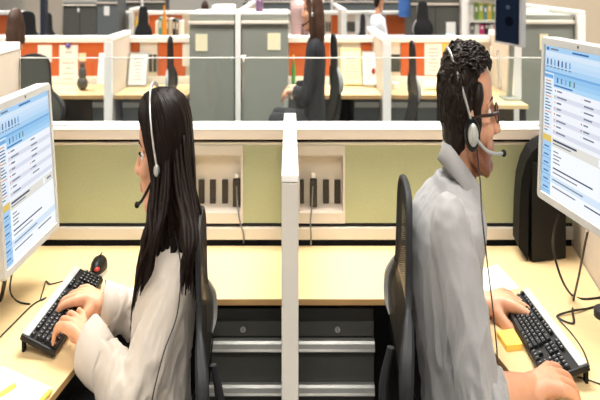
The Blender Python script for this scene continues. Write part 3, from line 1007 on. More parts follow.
bot_d = 4.66
bz_ = VY + (EYE - DESK) * F / bot_d
bottle('green bottle with a yellow cap at the right edge of the tall grey cabinet', 293.5, 55, bz_, bot_d, mat('green_plastic', (70, 150, 70), .3), mat('yellow_plastic', (236, 200, 60), .4), 2.0)
# dark seated figurine on left desk
r = thing('figurine', 'dark little figurine on the desk before the tall white sheet at left', 'figurine', at(82.5, 90, 4.595))
M_fig = mat('dark_bronze', (62, 60, 54), .5, var=.2, scale=40)
fz = DESK
fx = X(82.5, 4.59)
MB().ell((fx, 4.59, fz + .045), (.036, .04, .045), 14, 8).build('base', M_fig, r, smooth=True)
MB().ell((fx, 4.59, fz + .11), (.026, .03, .05), 14, 8).build('body', M_fig, r, smooth=True)
MB().ell((fx, 4.59, fz + .165), (.016, .02, .024), 14, 8).build('head', M_fig, r, smooth=True)
# small things on desk right
tl = VY + (EYE - DESK) * F / 4.6
def rolled(label, px0, px1, h, d, m):
    z0 = DESK
    a, b = V((X(px0, d), d, z0 + h)), V((X(px1, d), d, z0 + h))
    return tag(MB().tube([a, b], h, 14).build('cloth_roll', m, None, smooth=True), label, 'cloth')
rolled('white rolled cloth on the desk behind the back of the man', 424, 441, .028, 4.60, M_paper)
box_item('tape_box', 'small white box on the desk right of the cubicle divider behind the man', 'box', (393, 83, 399, 90), 4.62, .06, M_paper)

# dark monitor beyond the man
tl, bl, br, tr = at(495.5, -26, 4.30), at(494.5, 42.5, 4.30), at(521.5, 47.5, 4.08), at(522.5, -24, 4.08)
r = thing('monitor', 'dark screened monitor with a silver edge standing beyond the head of the man', 'monitor', (X(508, 4.2), 4.2, DESK))
n = (br - bl).cross(tl - bl).normalized()
if n.y > 0:
    n = -n
W2 = lambda u, v, o=0: tl * (1 - u) * (1 - v) + tr * u * (1 - v) + bl * (1 - u) * v + br * u * v + n * o
MB().hexa([W2(0, 1, -.03), W2(1, 1, -.03), W2(1, 1), W2(0, 1), W2(0, 0, -.03), W2(1, 0, -.03), W2(1, 0), W2(0, 0)]).build('bezel', M_silver, r)
mt = [glow('screen_night', (24, 32, 46), 1.0), glow('screen_dark', (12, 15, 22), 1.0), glow('screen_dusk', (70, 74, 90), 1.0)]
s = MB()
s.add([W2(.03, .97, .001), W2(.91, .97, .001), W2(.91, .02, .001), W2(.03, .02, .001)], [(0, 1, 2, 3)], 0)
for cu, cv, ru, rv, mi in ((.55, .66, .16, .07, 1), (.50, .46, .08, .03, 2), (.55, .70, .07, .03, 1)):
    s.add([W2(cu + ru * math.cos(a), cv + rv * math.sin(a), .002) for a in (2 * math.pi * i / 20 for i in range(20))], [tuple(range(20))], mi)
s.build('screen', mt, r)
fc = W2(.5, .8, -.04)
MB().hexa([V((fc.x - .014, fc.y + .06, DESK)), V((fc.x + .014, fc.y + .06, DESK)), V((fc.x + .014, fc.y + .09, DESK)), V((fc.x - .014, fc.y + .09, DESK)),
           fc + V((-.012, .0, 0)), fc + V((.012, 0, 0)), fc + V((.012, .03, 0)), fc + V((-.012, .03, 0))]).build('stand', M_cabinet, r)
MB().box((fc.x - .05, fc.y - .01, DESK), (fc.x + .05, fc.y + .13, DESK + .012)).build('stand_base', M_cabinet, r, bevel=.004)
# return worktop that carries it
x0, x1 = X(449, 4.4), X(510, 4.4)
r = thing('return_worktop', 'maple return worktop carrying the dark monitor beyond the man', 'desk', ((x0 + x1) / 2, 4.1, 0))
MB().box((x0, 4.06, DESK - .022), (x1, 4.392, DESK)).build('worktop', M_wood, r)
for xx, yy in ((x0 + .02, 4.10), (x1 - .02, 4.10)):
    MB().box((xx - .015, yy - .015, 0), (xx + .015, yy + .015, DESK - .022)).build('leg', M_charcoal, r)

# ------------------------------------------------------------------ third row and beyond
D3 = 8.3
C3 = .045
row_panel('orange cubicle partition of the third row at the far left', -60, 62, D3, [(-5, 11)], capdrop=C3)
row_panel('orange cubicle partition with binders in the third row behind the woman', 117, 243, D3, [(137, 146), (149, 182)], capdrop=C3)
row_panel('orange cubicle partition of the third row behind the woman in black', 243.5, 344, D3, [(246, 262), (331, 341)], [(320, 331)], capdrop=C3)
row_panel('orange cubicle partition of the third row with the man in white', 344.5, 412, D3, [(386, 411)], [(346, 355)], capdrop=C3)
divider2('white capped divider of the third row right of the woman in black', 344, 7.7, 9.4, 1.12, .06)
divider2('white capped divider of the third row left of the blue poster', 131, 7.8, 8.28, 1.12, .05)
cabinet('dark grey double door cabinet in the third row left of the blue grey one', 63, 96.5, 7.6, 1.5, 4.5, 5.5, M_cabdark, True, False)
cabinet('blue grey cabinet in the third row beside the dark double door one', 97, 117, 7.6, -6, 2.0, 3.5, M_cabblue, False, False)
cabinet('wide grey cabinet in the third row beyond the partition behind the man', 411, 460, 7.6, -8, 3.0, 5.0, M_cabdark, True, False)
note('door_label', 'small white label on the dark grey double door cabinet', (77.5, 8, 79.5, 12), 7.598, M_paper, .004, cat='label')
note('paper_note', 'pale paper on the blue grey cabinet in the third row', (104, 6, 109.5, 15.5), 7.598, M_paper, .004)
note('paper_note', 'white notice on the wide grey cabinet above the empty dark chair', (417, 5.5, 423, 15), 7.598, M_paper, .004)
note('poster', 'blue poster hanging left of the wide grey cabinet', (398.5, -10, 410.5, 17), 7.66, mat('blue_poster', (74, 122, 196), .6, var=.15, scale=6), .006, cat='poster')
note('paper_sheet', 'large white sheet pinned left of the man in white in the third row', (355, 15, 370, 34), D3 - .002, M_paper, .004)
box_item('paper_ream', 'white stack of paper lying on the left tall grey cabinet', 'paper', (212, 5.5, 233.5, 12.2), 4.46, .2, M_paper)
note('paper_note', 'bright white paper on a far cabinet right of the woman in black', (318, -4, 324, 3), 11.499, M_paper, .004)
MB1 = MB().box((X(40, 6.6), 6.6, 0), (X(44.5, 6.6), 6.7, Z(-6, 6.6)))
tag(MB1.build('upright_post', mat('navy_post', (34, 42, 58), .5), None, bevel=.004), 'dark navy upright post beyond the cubicle at the left', 'post')
MB1 = MB().box((X(24, 7.9), 7.9, 0), (X(62, 7.9), 7.96, Z(-10, 7.9)))
tag(MB1.build('screen_panel', M_beige), 'beige screen panel beyond the dark navy post at the left', 'cubicle partition')
for pxa, pxb, lab in ((243, 331, 'far grey cabinet right above the tall cabinets of the second row'), (333, 420, 'far grey cabinet behind the man in white'), (117, 141, 'far grey cabinet behind the third row at left'), (143, 165, 'far dark grey cabinet beside the shelf of the third row')):
    cabinet(lab, pxa, pxb, 11.5, -14, 1.0, 2.4, M_cabdark if pxa in (117, 143) else M_cabblue, False, False)
for px, lab in ((142, 'slim white post between the far cabinets at left'), (332, 'slim white post between the far cabinets behind the woman in black')):
    tag(MB().box((X(px - 1, 11.4), 11.4, 0), (X(px + 1, 11.4), 11.45, 1.75)).build('post', M_cap, None, bevel=.004), lab, 'post')
tag(MB().box((X(461.5, 7.5), 7.5, 0), (X(468, 7.5), 7.6, 1.7)).build('post', M_cap, None, bevel=.006), 'white post beside the shelf of coloured binders beyond the man', 'post')

# shelf with binders beyond the man's head
sx0, sx1, sd = X(468, 8.0), X(520, 8.0), 8.0
r = thing('bookshelf', 'white shelf with coloured binders beyond the head of the man', 'shelf', ((sx0 + sx1) / 2, sd + .15, 0))
MB().box((sx0, sd + .28, 0), (sx1, sd + .30, 1.6)).build('back_board', M_cap, r)
for s_ in (sx0, sx1 - .02):
    MB().box((s_, sd, 0), (s_ + .02, sd + .28, 1.6)).build('side_panel', M_cap, r)
shelves = [.45, Z(34.5, sd), Z(20, sd), 1.58]
for zz in shelves:
    MB().box((sx0 + .02, sd, zz - .03), (sx1 - .02, sd + .28, zz)).build('shelf_board', M_cap, r)
cols = [('sage', (120, 160, 90)), ('lime', (190, 200, 80)), ('pink', (226, 70, 140)), ('white', (240, 238, 232)), ('grey', (120, 122, 120)), ('green', (80, 140, 90)), ('yellow', (236, 210, 90)), ('rose', (220, 120, 150)), ('teal', (100, 160, 160)), ('black', (40, 40, 44))]
rnd = random.Random(3)


def binder(x, y, z, w, h, dp, cname, rgb, label, group):
    r = thing('binder', label, 'binder', (x + w / 2, y + dp / 2, z), group)
    m = mat('binder_' + cname, rgb, .55)
    MB().box((x, y, z), (x + w, y + dp, z + h)).build('cover', m, r, bevel=.003)
    MB().box((x + w * .25, y - .002, z + h * .55), (x + w * .75, y, z + h * .85)).build('spine_label', M_paper, r)


ordinal = ['first', 'second', 'third', 'fourth', 'fifth', 'sixth', 'seventh', 'eighth', 'ninth', 'tenth']
for zz, row, seq in ((shelves[2], 'upper', (3, 0, 1, 8, 6, 0, 7, 5, 1)), (shelves[1], 'lower', (4, 3, 2, 9, 3, 2, 7, 3))):
    x = sx0 + .03
    for k, ci in enumerate(seq):
        w_ = .042 + .016 * rnd.random()
        h_ = (.19 if row == 'upper' else .125) - .03 * rnd.random()
        binder(x, sd + .03, zz, w_, h_, .2, cols[ci][0], cols[ci][1], f'{cols[ci][0]} binder, {ordinal[k]} from the white post on the {row} shelf', f'binders on the {row} shelf beyond the man')
        x += w_ + .004
# binders on the third row desk at left
desk2('maple cubicle desk of the third row behind the woman', 133, 240, 7.75, D3 - .022)
x = X(156, 8.1)
for k, ci in enumerate((3, 8, 3, 4, 3, 9, 4, 3)):
    w_ = .028 + .012 * rnd.random()
    zz = DESK
    binder(x, 8.06, zz, w_, .27 - .05 * rnd.random(), .18, cols[ci][0], cols[ci][1], f'{cols[ci][0]} folder, {ordinal[k]} from the left against the orange partition of the third row', 'folders on the third row desk')
    x += w_ + .004
b = at(165, 16, 8.0)
bottle('orange topped bottle among the folders of the third row', 164.5, 5, VY + (EYE - DESK) * F / 7.95, 7.95, mat('orange_plastic', (230, 150, 50), .4), mat('orange_plastic', (230, 150, 50), .4), 2.4)
bottle('yellow bottle beside the divider of the third row at left', 136.5, 12, VY + (EYE - DESK) * F / 7.9, 7.9, mat('yellow_plastic', (236, 200, 60), .4), M_orange, 1.8)
bottle('dark violet bottle standing on the right tall grey cabinet', 259.5, -6, VY + (EYE - Z(12.5, 4.35)) * F / 4.46, 4.46, mat('violet_plastic', (96, 70, 96), .4, var=.3, scale=30), M_black, 3.8)
box_item('carton', 'cyan carton on the desk of the second row behind the man', 'carton', (451, 36, 459, 42), 5.3, .2, mat('cyan_card', (120, 190, 205), .7))
note('paper_note', 'white notice low on the wide grey cabinet beside the white post', (446, 22, 455.5, 36), 7.598, M_paper, .004)
for rect, d, dep, lab in (((446, 42, 470, 400), 5.2, .3, 'pale low cupboard behind the head of the man'), ((475, 40, 494, 400), 5.1, .3, 'beige low cupboard behind the brow of the man')):
    x0, x1 = X(rect[0], d), X(rect[2], d); zt = Z(rect[1], d)
    r = thing('low_cupboard', lab, 'cupboard', ((x0 + x1) / 2, d, 0))
    MB().box((x0, d, 0), (x1, d + dep, zt)).build('body', M_rail, r, bevel=.004)
    MB().box(((x0 + x1) / 2 - .004, d - .003, .05), ((x0 + x1) / 2 + .004, d, zt - .03)).build('door_gap', M_grey, r)

# chairs in the rows behind
chair('dark office chair seen from behind with a wide rounded back at the left', (X(45, 3.65), 3.65, 0), math.pi / 2 - .25, -.02, (1, .95, 1), net=mat('grey_chair_back', (70, 72, 66), .8, var=.15, scale=150))
chair('slim dark office chair seen edge on left of the tall grey cabinets', (X(160, 4.15), 4.15, 0), math.pi * .985, .02, (.7, .75, 1))
chair('slim dark office chair seen edge on before the orange partition behind the man', (X(402, 4.05), 4.05, 0), math.pi * 1.02, .0, (.7, .75, 1))
chair('dark office chair with a pale lumbar loop behind the woman in black', (X(334, 4.05) - .085, 4.05, 0), math.pi + .2, .04, (1, .62, 1), net=M_seat)
chair('empty dark office chair before the wide grey cabinet in the third row', (X(421, 7.1), 7.1, 0), math.pi * .5, .12, (1, .55, 1), net=M_seat)
chair('dark office chair left of the dark navy post beyond the cubicle', (X(31, 6.3), 6.3, 0), math.pi * .5, .06, (1, .75, 1), net=M_seat)
chair('dark office chair right of the dark navy post beyond the cubicle', (X(50, 7.2), 7.2, 0), math.pi * .5, .0, (1, .55, 1), net=M_seat)
chair('dark office chair against the orange partition of the third row left of the folders', (X(145, 7.3), 7.3, 0), math.pi * .5, .06, (1, .5, 1), net=M_seat)
# ------------------------------------------------------------------ people
KX, KY = 0.5, 0.75               # the slim build of everybody in the picture: front-back, side-side


def B(px, py, d):
    p = at(px, py, d)
    return V((p.x / KX, p.y / KY, p.z))


def slim(p):
    return V((p.x * KX, p.y * KY, p.z))


def remesh(mb, voxel, it=4):
    me = bpy.data.meshes.new('tmp'); me.from_pydata(mb.v, [], mb.f); me.update()
    o = bpy.data.objects.new('tmp', me); COL.objects.link(o)
    m = o.modifiers.new('r', 'REMESH'); m.mode = 'VOXEL'; m.voxel_size = voxel
    s = o.modifiers.new('s', 'SMOOTH'); s.factor = .5; s.iterations = it
    bpy.context.view_layer.update()
    ev = o.evaluated_get(bpy.context.evaluated_depsgraph_get())
    m2 = ev.to_mesh()
    vs = [v.co.copy() for v in m2.vertices]; fs = [tuple(p.vertices) for p in m2.polygons]
    ns = [v.normal.copy() for v in m2.vertices]
    ev.to_mesh_clear()
    bpy.data.objects.remove(o); bpy.data.meshes.remove(me)
    return vs, fs, ns


def finish(name, vs, fs, mats, parent=None, attrs=None, origin=None):
    mb = MB(); mb.v = [slim(p) for p in vs]; mb.f = fs; mb.m = [0] * len(fs)
    o = mb.build(name, mats, parent, smooth=True, angle=0)
    if attrs:
        for k, vals in attrs.items():
            a = o.data.attributes.new(k, 'FLOAT', 'POINT')
            a.data.foreach_set('value', vals)
    return o


def head_frame(o, yaw, pitch=0.0, roll=0.0, depth=1.0, tall=1.0):
    return Matrix.Translation(o) @ Matrix.Rotation(yaw, 4, 'Z') @ Matrix.Rotation(pitch, 4, 'Y') @ Matrix.Rotation(roll, 4, 'X') @ Matrix.Diagonal((depth, 1, tall, 1))


def put(mb, part, M):
    mb.add([M @ p for p in part.v], part.f)


def head_shapes(mb, M, fem=False):
    h = MB()
    h.ell((-.012, 0, .040), (.096, .076, .086), 28, 18)
    h.ell((.042, 0, .046), (.050, .060, .055))
    h.ell((.034, 0, -.030), (.058, .060 if not fem else .057, .076))
    h.ell((.030, 0, -.078), (.052, .050 if not fem else .044, .042))
    h.ell((.070, 0, -.101), (.021, .022, .017) if not fem else (.018, .017, .015))
    for s in (-1, 1):
        h.limb([(-.006, s * .060, -.025), (.0, s * .056, -.068), (.060, s * .022, -.106)], [.016, .018 if not fem else .014, .015])
        h.ell((.060, s * .040, -.026), (.024, .023, .024))
        h.limb([(.060, s * .050, .020), (.079, s * .030, .028), (.086, s * .010, .020)], [.009, .010 if not fem else .008, .009])
        h.ell((-.010, s * .080, -.012), (.018, .007, .032), rot=Matrix.Rotation(s * -.25, 3, 'Z'))
        h.ell((.101, s * .0125, -.034), (.011, .008, .008))
    k = 1 if not fem else .88
    h.limb([(.084, 0, .020), (.098 * (1 if not fem else .98), 0, -.008), (.114 * (1 if not fem else .985), 0, -.030)], [.010 * k, .011 * k, .0125 * k])
    h.limb([(.074, -.023, -.066), (.093, 0, -.061), (.074, .023, -.066)], [.004, .0075, .004])
    h.limb([(.072, -.020, -.071), (.091, 0, -.074), (.072, .020, -.071)], [.004, .0085, .004])
    put(mb, h, M)


SCULPT = [((.088, .033, .006), .014, (-.011, 0, 0)), ((.088, -.033, .006), .014, (-.011, 0, 0)), ((.094, 0, -.0675), .006, (-.004, 0, 0)),
          ((-.004, .088, -.010), .012, (0, -.004, 0)), ((-.004, -.088, -.010), .012, (0, .004, 0))]


def sculpt(vs, M):
    I = M.inverted(); R = M.to_3x3()
    lip, beard = [], []
    for i, p in enumerate(vs):
        q = I @ p
        l = b = 0.0
        if q.length < .2:
            for c, r, dv in SCULPT:
                w = math.exp(-((q - V(c)).length / r) ** 2)
                if w > .02:
                    vs[i] = vs[i] + R @ (V(dv) * w)
            if q.x > .06:
                l = max(0, 1 - ((q.y / .023) ** 2 + ((q.z + .0675) / .0135) ** 2) ** 2)
            # beard: jaw, chin, moustache
            lim = -.050 if q.x > .055 else -.035 - .25 * max(0, .03 - q.x)
            b = max(0, min(1, (lim - q.z) / .02)) * max(0, min(1, (q.x + .02) / .02)) * max(0, min(1, (q.z + .135) / .02))
            if q.x > .085 and abs(q.y) < .028 and -.058 < q.z < -.043:
                b = max(b, .8)
            b *= 1 - l
        lip.append(l); beard.append(b)
    return lip, beard


def hand(mb, w, f, n, s, k=1.0, curl=(26, 36, 22), spread=.10, arch=.010):
    """w wrist, f towards the knuckles, n back of the hand, s thumb side; one palm, four fingers, a thumb"""
    f = V(f).normalized(); s = V(s); s = (s - f * s.dot(f)).normalized(); n = f.cross(s)
    nn = V((0, 0, 1))
    if n.dot(nn) < 0:
        n = -n
    off = (0, .004, -.003, -.014); ln = (1, 1.09, 1.0, .78)
    for i in range(4):
        K = w + f * ((.080 + off[i]) * k) + s * ((.033 - .0225 * i) * k) + n * arch
        mb.limb([w + s * (.016 - .010 * i) * k, (w + K) / 2 + n * .004, K], [.0165 * k, .0135 * k, .0112 * k], 12, 4)
        a = 0; p = K; pts = [K]; side = (1.2 - i * .8) * spread
        for j, L in enumerate((.043, .027, .022)):
            a += math.radians(curl[j] * (1 + .12 * i))
            d = (f * math.cos(a) - n * math.sin(a) + s * side * math.cos(a)).normalized()
            p = p + d * L * ln[i] * k; pts.append(p)
        mb.limb(pts, [.0105 * k, .0092 * k, .0082 * k, .0066 * k], 12, 4)
    mb.ell(w + f * .05 * k, (.03 * k, .03 * k, .014 * k), 14, 8)
    t0 = w + f * .022 * k + s * .022 * k - n * .006
    t1 = t0 + (f * .62 + s * .62 - n * .25) * .046 * k
    t2 = t1 + (f * .92 + s * .30 - n * .25) * .034 * k
    t3 = t2 + (f * 1.0 + s * .02 - n * .2) * .026 * k
    mb.limb([t0, t1, t2, t3], [.018 * k, .0135 * k, .0112 * k, .0082 * k], 12, 5)


def torso_rings(sec, d0, grow=1.0, n=36, tilt=0.0):
    rings = []
    for py, c, hw, b in sec:
        z = Z(py, d0); cx = X(c, d0) / KX; a = hw * d0 / F / KX * grow; bb = b * grow
        rings.append([V((cx + a * math.copysign(abs(math.cos(t)) ** .85, math.cos(t)) - tilt * math.sin(t) * bb, d0 / KY + bb * math.copysign(abs(math.sin(t)) ** .85, math.sin(t)), z)) for t in (2 * math.pi * i / n for i in range(n))])
    return rings


def folds(vs, ns, amp, f1, seed, keep=None, along=V((.45, .1, -.88)).normalized()):
    out = []
    for p, n in zip(vs, ns):
        al = along * p.dot(along)
        q = (p - al) * f1[0] + al * f1[1] + V((seed, 0, 0))
        # folds run diagonally down the cloth
        q = q + noise.noise_vector(p * 5) * .5
        r = 1 - abs(noise.noise(q)) * 2
        r2 = 1 - abs(noise.noise(q * 2.1 + V((9, 3, 1)))) * 2
        out.append(p + n * amp * ((keep(p) if keep else 1.0) * (max(r, -.2) * .8 + r2 * .35)))
    return out


def tufts(M, pts, name, m, parent):
    mb = MB()
    for P, R, flat in pts:
        mb.tube([slim(M @ V(p)) for p in P], [r * .7 for r in R], n=6, smooth=3, flat=flat)
    return mb.build(name, m, parent, smooth=True, angle=0)


M_eyew = mat('eye_white', (238, 234, 228), .25); M_iris = mat('brown_iris', (52, 32, 20), .2)


def eyes(M, parent, lash=False):
    for s in (-1, 1):
        mb = MB(); t = MB()
        t.ell((.0680, s * .033, .0035), (.0120, .0120, .0115), 16, 10)
        mb.add([slim(M @ p) for p in t.v], t.f, 0)
        t = MB(); t.ell((.0768, s * .0335, .0035), (.0038, .0066, .0066), 14, 8)
        mb.add([slim(M @ p) for p in t.v], t.f, 1)
        mb.build('eye', [M_eyew, M_iris], parent, smooth=True, angle=0)
        b = MB().tube([V((.062, s * .055, .024)), V((.082, s * .036, .033)), V((.092, s * .014, .027))], [.0015, .0035, .003], 6, smooth=3)
        mm = MB(); mm.add([slim(M @ p) for p in b.v], b.f)
        mm.build('eyebrow', M_hairm, parent, smooth=True, angle=0)
        if lash:
            b = MB().tube([V((.070, s * .048, .005)), V((.085, s * .036, .0095)), V((.084, s * .020, .0075))], [.0012, .0028, .001], 6, smooth=3)
            mm = MB(); mm.add([slim(M @ p) for p in b.v], b.f)
            mm.build('eyelash', M_blackm, parent, smooth=True, angle=0)


# ------------------------------------------------------------------ the man in the grey shirt
DM = 1.30
M_skinm = skin('tan_skin', (211, 155, 123), (186, 112, 96), (122, 70, 40))
M_skinw = skin('warm_skin', (212, 156, 121), (180, 96, 86), (212, 156, 121))
M_shirt = mat('light_grey_shirt', (149, 147, 146), .85, var=.03, scale=500, bump=.15, sheen=.2)
M_blouse = mat('cream_blouse', (192, 181, 168), .8, var=.02, scale=400, bump=.12, sheen=.2)
M_trous = mat('dark_trousers', (26, 27, 32), .9, var=.1, scale=200)
M_shoe = mat('black_shoe', (16, 15, 15), .4)

HM = head_frame(B(468, 114, DM), math.radians(-6), math.radians(-3), depth=.92, tall=.965)
sec_m = [(176, 455, 17, .075), (186, 455, 19, .11), (196, 452.5, 24, .15), (210, 449, 29, .185), (228, 445, 31, .20), (250, 442.5, 30, .19), (280, 443.5, 30.5, .175), (310, 447, 30.5, .168), (345, 453, 31, .165), (380, 461, 34, .165), (420, 466, 35.5, .175), (470, 469, 40, .205), (500, 471, 42, .218), (512, 471, 42, .218)]
sh_n, el_n, wr_n = B(455, 240, 1.165), B(480, 402, 1.135), B(532, 389.5, 1.215)
sh_f, el_f, wr_f = B(456, 205, 1.425), B(470, 322, 1.53), B(487, 303.5, 1.545)
legs_m = []
hipz = Z(490, DM)
for s in (-1, 1):
    hip = V((X(470, DM) / KX, DM / KY + s * .095, hipz)); knee = hip + V((.43, s * .03, .03)); ank = V((knee.x + .02, knee.y, .10))
    legs_m.append((hip, knee, ank))


def clothe_legs(parent, legs, m, seat_c, sz):
    t = MB()
    t.ell(seat_c, sz, 24, 14)
    for hip, knee, ank in legs:
        t.limb([hip, (hip + knee) / 2, knee], [.095, .085, .068]); t.limb([knee, (knee + ank) / 2, ank], [.066, .062, .052])
    vs, fs, ns = remesh(t, .012, 6)
    vs = folds(vs, ns, .004, (9, 9), 2.0)
    finish('trousers', vs, fs, [m], parent)
    for hip, knee, ank in legs:
        s = MB()
        fx = 1 if knee.x > hip.x else -1
        s.limb([ank + V((-.03 * fx, 0, -.055)), ank + V((.06 * fx, 0, -.060)), ank + V((.15 * fx, 0, -.068))], [.042, .040, .030])
        vs, fs, ns = remesh(s, .010, 4)
        vs = [V((p.x, p.y, max(p.z, .004))) for p in vs]
        finish('shoe', vs, fs, [M_shoe], parent)


b = MB()
head_shapes(b, HM)
b.limb([HM @ V((-.025, 0, -.040)), HM @ V((-.030, 0, -.105)), B(460, 190, DM)], [.052, .049, .050])
b.loft(torso_rings(sec_m[:-1], DM, .92))
b.limb([sh_n, (sh_n + el_n) / 2, el_n], [.042, .038, .034]); b.limb([el_n, el_n.lerp(wr_n, .35), wr_n], [.040, .041, .028])
b.limb([sh_f, (sh_f + el_f) / 2, el_f], [.048, .044, .038]); b.limb([el_f, el_f.lerp(wr_f, .35), wr_f], [.040, .040, .028])
hand(b, wr_n, (1, .22, -.03), None, (0, 1, 0), 1.25, (10, 26, 22), .16, .014)
hand(b, wr_f, (1, -.10, -.06), None, (-.1, -1, 0), 1.28, (8, 26, 20), .20, .016)
for hip, knee, ank in legs_m:
    b.limb([hip, knee], [.07, .048]); b.limb([knee, ank], [.046, .038])
vs, fs, ns = remesh(b, .0042, 5)
lip, beard = sculpt(vs, HM)
man = finish('person', vs, fs, [M_skinm], None, {'lip': lip, 'beard': beard})
tag(man, 'bearded man in a light grey shirt and headset typing at the desk', 'person')
eyes(HM, man)
# shirt
s = MB()
s.loft(torso_rings(sec_m, DM, 1.0))
s.limb([sh_n + V((-.01, .03, .005)), sh_n.lerp(el_n, .3), sh_n.lerp(el_n, .7), el_n + V((0, 0, .0))], [.066, .062, .058, .055]); s.limb([el_n, el_n.lerp(wr_n, .18)], [.056, .052])
s.limb([sh_f + V((-.01, -.03, .005)), sh_f.lerp(el_f, .5), el_f], [.072, .064, .054]); s.limb([el_f, el_f.lerp(wr_f, .25)], [.054, .048])
vs, fs, ns = remesh(s, .0048, 4)


def keep_m(p):
    t = (Z(200, DM) - p.z) / .25
    return max(.25, min(1.25, t))


vs = folds(vs, ns, .015, (19, 6.5), 4.0, keep_m)
shirt = finish('shirt', vs, fs, [M_shirt], man)


def collar(c, rx, ry, yaw, parent, m, h=.036, drop=.040, gap=.10, open_=0.25, lean=0.0):
    """stand-up band with a folded fall; front tips drop lower"""
    n = 48; bandi, bando, fall = [], [], []
    R = Matrix.Rotation(yaw, 3, 'Z')
    rows = [[], [], [], [], []]
    for i in range(n + 1):
        a = gap + (2 * math.pi - 2 * gap) * i / n
        fr = .5 + .5 * math.cos(a)                 # 1 at the front
        e = V((math.cos(a) * rx, math.sin(a) * ry, 0))
        u = V((math.cos(a), math.sin(a), 0))
        top = h * (1 - .35 * fr) - .045 * fr + lean * math.cos(a)
        base = -.052 * fr - .01
        tip = max(0, (fr - .8) / .2)
        rows[0].append(e * .99 + V((0, 0, base)))
        rows[1].append(e * .985 + V((0, 0, top)))
        rows[2].append(e + u * .005 + V((0, 0, top + .003)))
        rows[3].append(e + u * .013 + V((0, 0, top - drop * .5)))
        rows[4].append(e + u * .027 + V((0, 0, top - drop - .035 * tip)))
    mb = MB(); mb.loft([[slim(c + R @ p) for p in r] for r in rows], caps=False, closed=False)
    o = mb.build('collar', m, parent, smooth=True, angle=0)
    md = o.modifiers.new('cloth', 'SOLIDIFY'); md.thickness = .002; md.offset = 0
    return o


collar(B(461, 168, DM), .055, .064, math.radians(0), shirt, M_shirt, h=.038, drop=.038, gap=.16, lean=-.014)


def cuff(a, b_, r0, r1, parent, m):
    d = (b_ - a)
    mb = MB()
    pts = [a, a + d * .06, a + d * .5, b_ - d * .06, b_, b_ - d * .1]
    t = MB().tube(pts, [r0 * .93, r0, (r0 + r1) / 2 * 1.03, r1, r1 * .94, r1 * .8], 28)
    vs = t.v
    vs = [p + noise.noise_vector(p * 22) * .004 for p in vs]
    mb.add([slim(p) for p in vs], t.f)
    return mb.build('cuff', m, parent, smooth=True, angle=0)


cuff(el_n.lerp(wr_n, .02), el_n.lerp(wr_n, .30), .061, .056, shirt, M_shirt)
cuff(el_f.lerp(wr_f, .15), el_f.lerp(wr_f, .34), .054, .050, shirt, M_shirt)
clothe_legs(man, legs_m, M_trous, V((X(471, DM) / KX, DM / KY, hipz)), (.15, .18, .10))
# hair: full cap with many curly tufts
cap = MB()
hh = MB()
hh.ell((-.032, 0, .044), (.077, .083, .090), 28, 18)
hh.ell((.014, 0, .092), (.056, .062, .036))
hh.ell((-.052, 0, -.020), (.046, .062, .075))
for s_ in (-1, 1):
    hh.limb([(.020, s_ * .072, .050), (.012, s_ * .074, .010), (.014, s_ * .070, -.030)], [.016, .012, .006])
put(cap, hh, HM)
vs, fs, ns = remesh(cap, .006, 5)
vs = folds(vs, ns, .0075, (26, 22), 1.0)
hair = finish('hair', vs, fs, [M_hairm], man)
rnd = random.Random(21); T = []
while len(T) < 1300:
    u = rnd.uniform(-1, 1); ph = rnd.uniform(-math.pi, math.pi); k = math.sqrt(1 - u * u)
    if len(T) % 3 == 0:
        q = V((.014 + .056 * k * math.cos(ph), .062 * k * math.sin(ph), .094 + .034 * u)); o_ = V((.02, 0, .06))
        if u < .1:
            continue
    else:
        q = V((-.032 + .077 * k * math.cos(ph), .083 * k * math.sin(ph), .044 + .090 * u)); o_ = V((-.03, 0, .045))
        if q.z < (.075 if q.x > .036 else (.0 if q.x > .005 else -.062)):
            continue
    nrm = (q - o_).normalized()
    fl = V((.5, 0, -.1)) if q.z > .09 else V((-.25, 0, -1))
    fl = fl + V((rnd.uniform(-.45, .45), rnd.uniform(-.45, .45), rnd.uniform(-.3, .4)))
    fl = (fl - nrm * fl.dot(nrm) * .7).normalized()
    sd = nrm.cross(fl)
    L = rnd.uniform(.018, .030)
    cu = rnd.uniform(-.5, .5)
    P = [q - nrm * .006, q + nrm * (.006 if q.z > .08 else .002) + fl * L * .3 + sd * L * .15 * cu, q + nrm * (.008 if q.z > .08 else .003) + fl * L * .7 + sd * L * .35 * cu, q + nrm * .004 + fl * L + sd * L * .3 * cu]
    T.append((P, [.0036, .0044, .0036, .0008], .8))
tufts(HM, T, 'curls', M_hairm, hair)

# ------------------------------------------------------------------ the woman in the white blouse
DW = 1.42
HW = head_frame(B(163, 153, DW), math.radians(180 - 5), math.radians(3), tall=.955)
sec_w = [(222, 172, 13, .055), (234, 173, 16, .09), (247, 172, 20, .125), (260, 170, 24, .150), (278, 167, 27, .155), (300, 165, 28.5, .145), (330, 163, 27.5, .138), (360, 160, 26, .132), (395, 158, 27, .14), (430, 156, 31, .165), (460, 154, 36, .20), (480, 153, 39, .215), (492, 153, 39, .215)]
sh_wn, el_wn, wr_wn = B(175, 285, 1.335), B(132, 400, 1.275), B(86, 342, 1.352)
sh_wf, el_wf, wr_wf = B(170, 240, 1.535), B(150, 322, 1.60), B(100, 302.5, 1.535)
wtilt = 0
legs_w = []
hzw = Z(470, DW)
for s_ in (-1, 1):
    hip = V((X(153, DW) / KX, DW / KY + s_ * .09, hzw)); knee = hip + V((-.38, s_ * .02, .04)); ank = V((knee.x - .03, knee.y, .10))
    legs_w.append((hip, knee, ank))
b = MB()
head_shapes(b, HW, True)
b.limb([HW @ V((-.025, 0, -.040)), HW @ V((-.032, 0, -.105)), B(172, 236, DW)], [.050, .047, .056])
b.loft(torso_rings(sec_w[:-1], DW, .90))
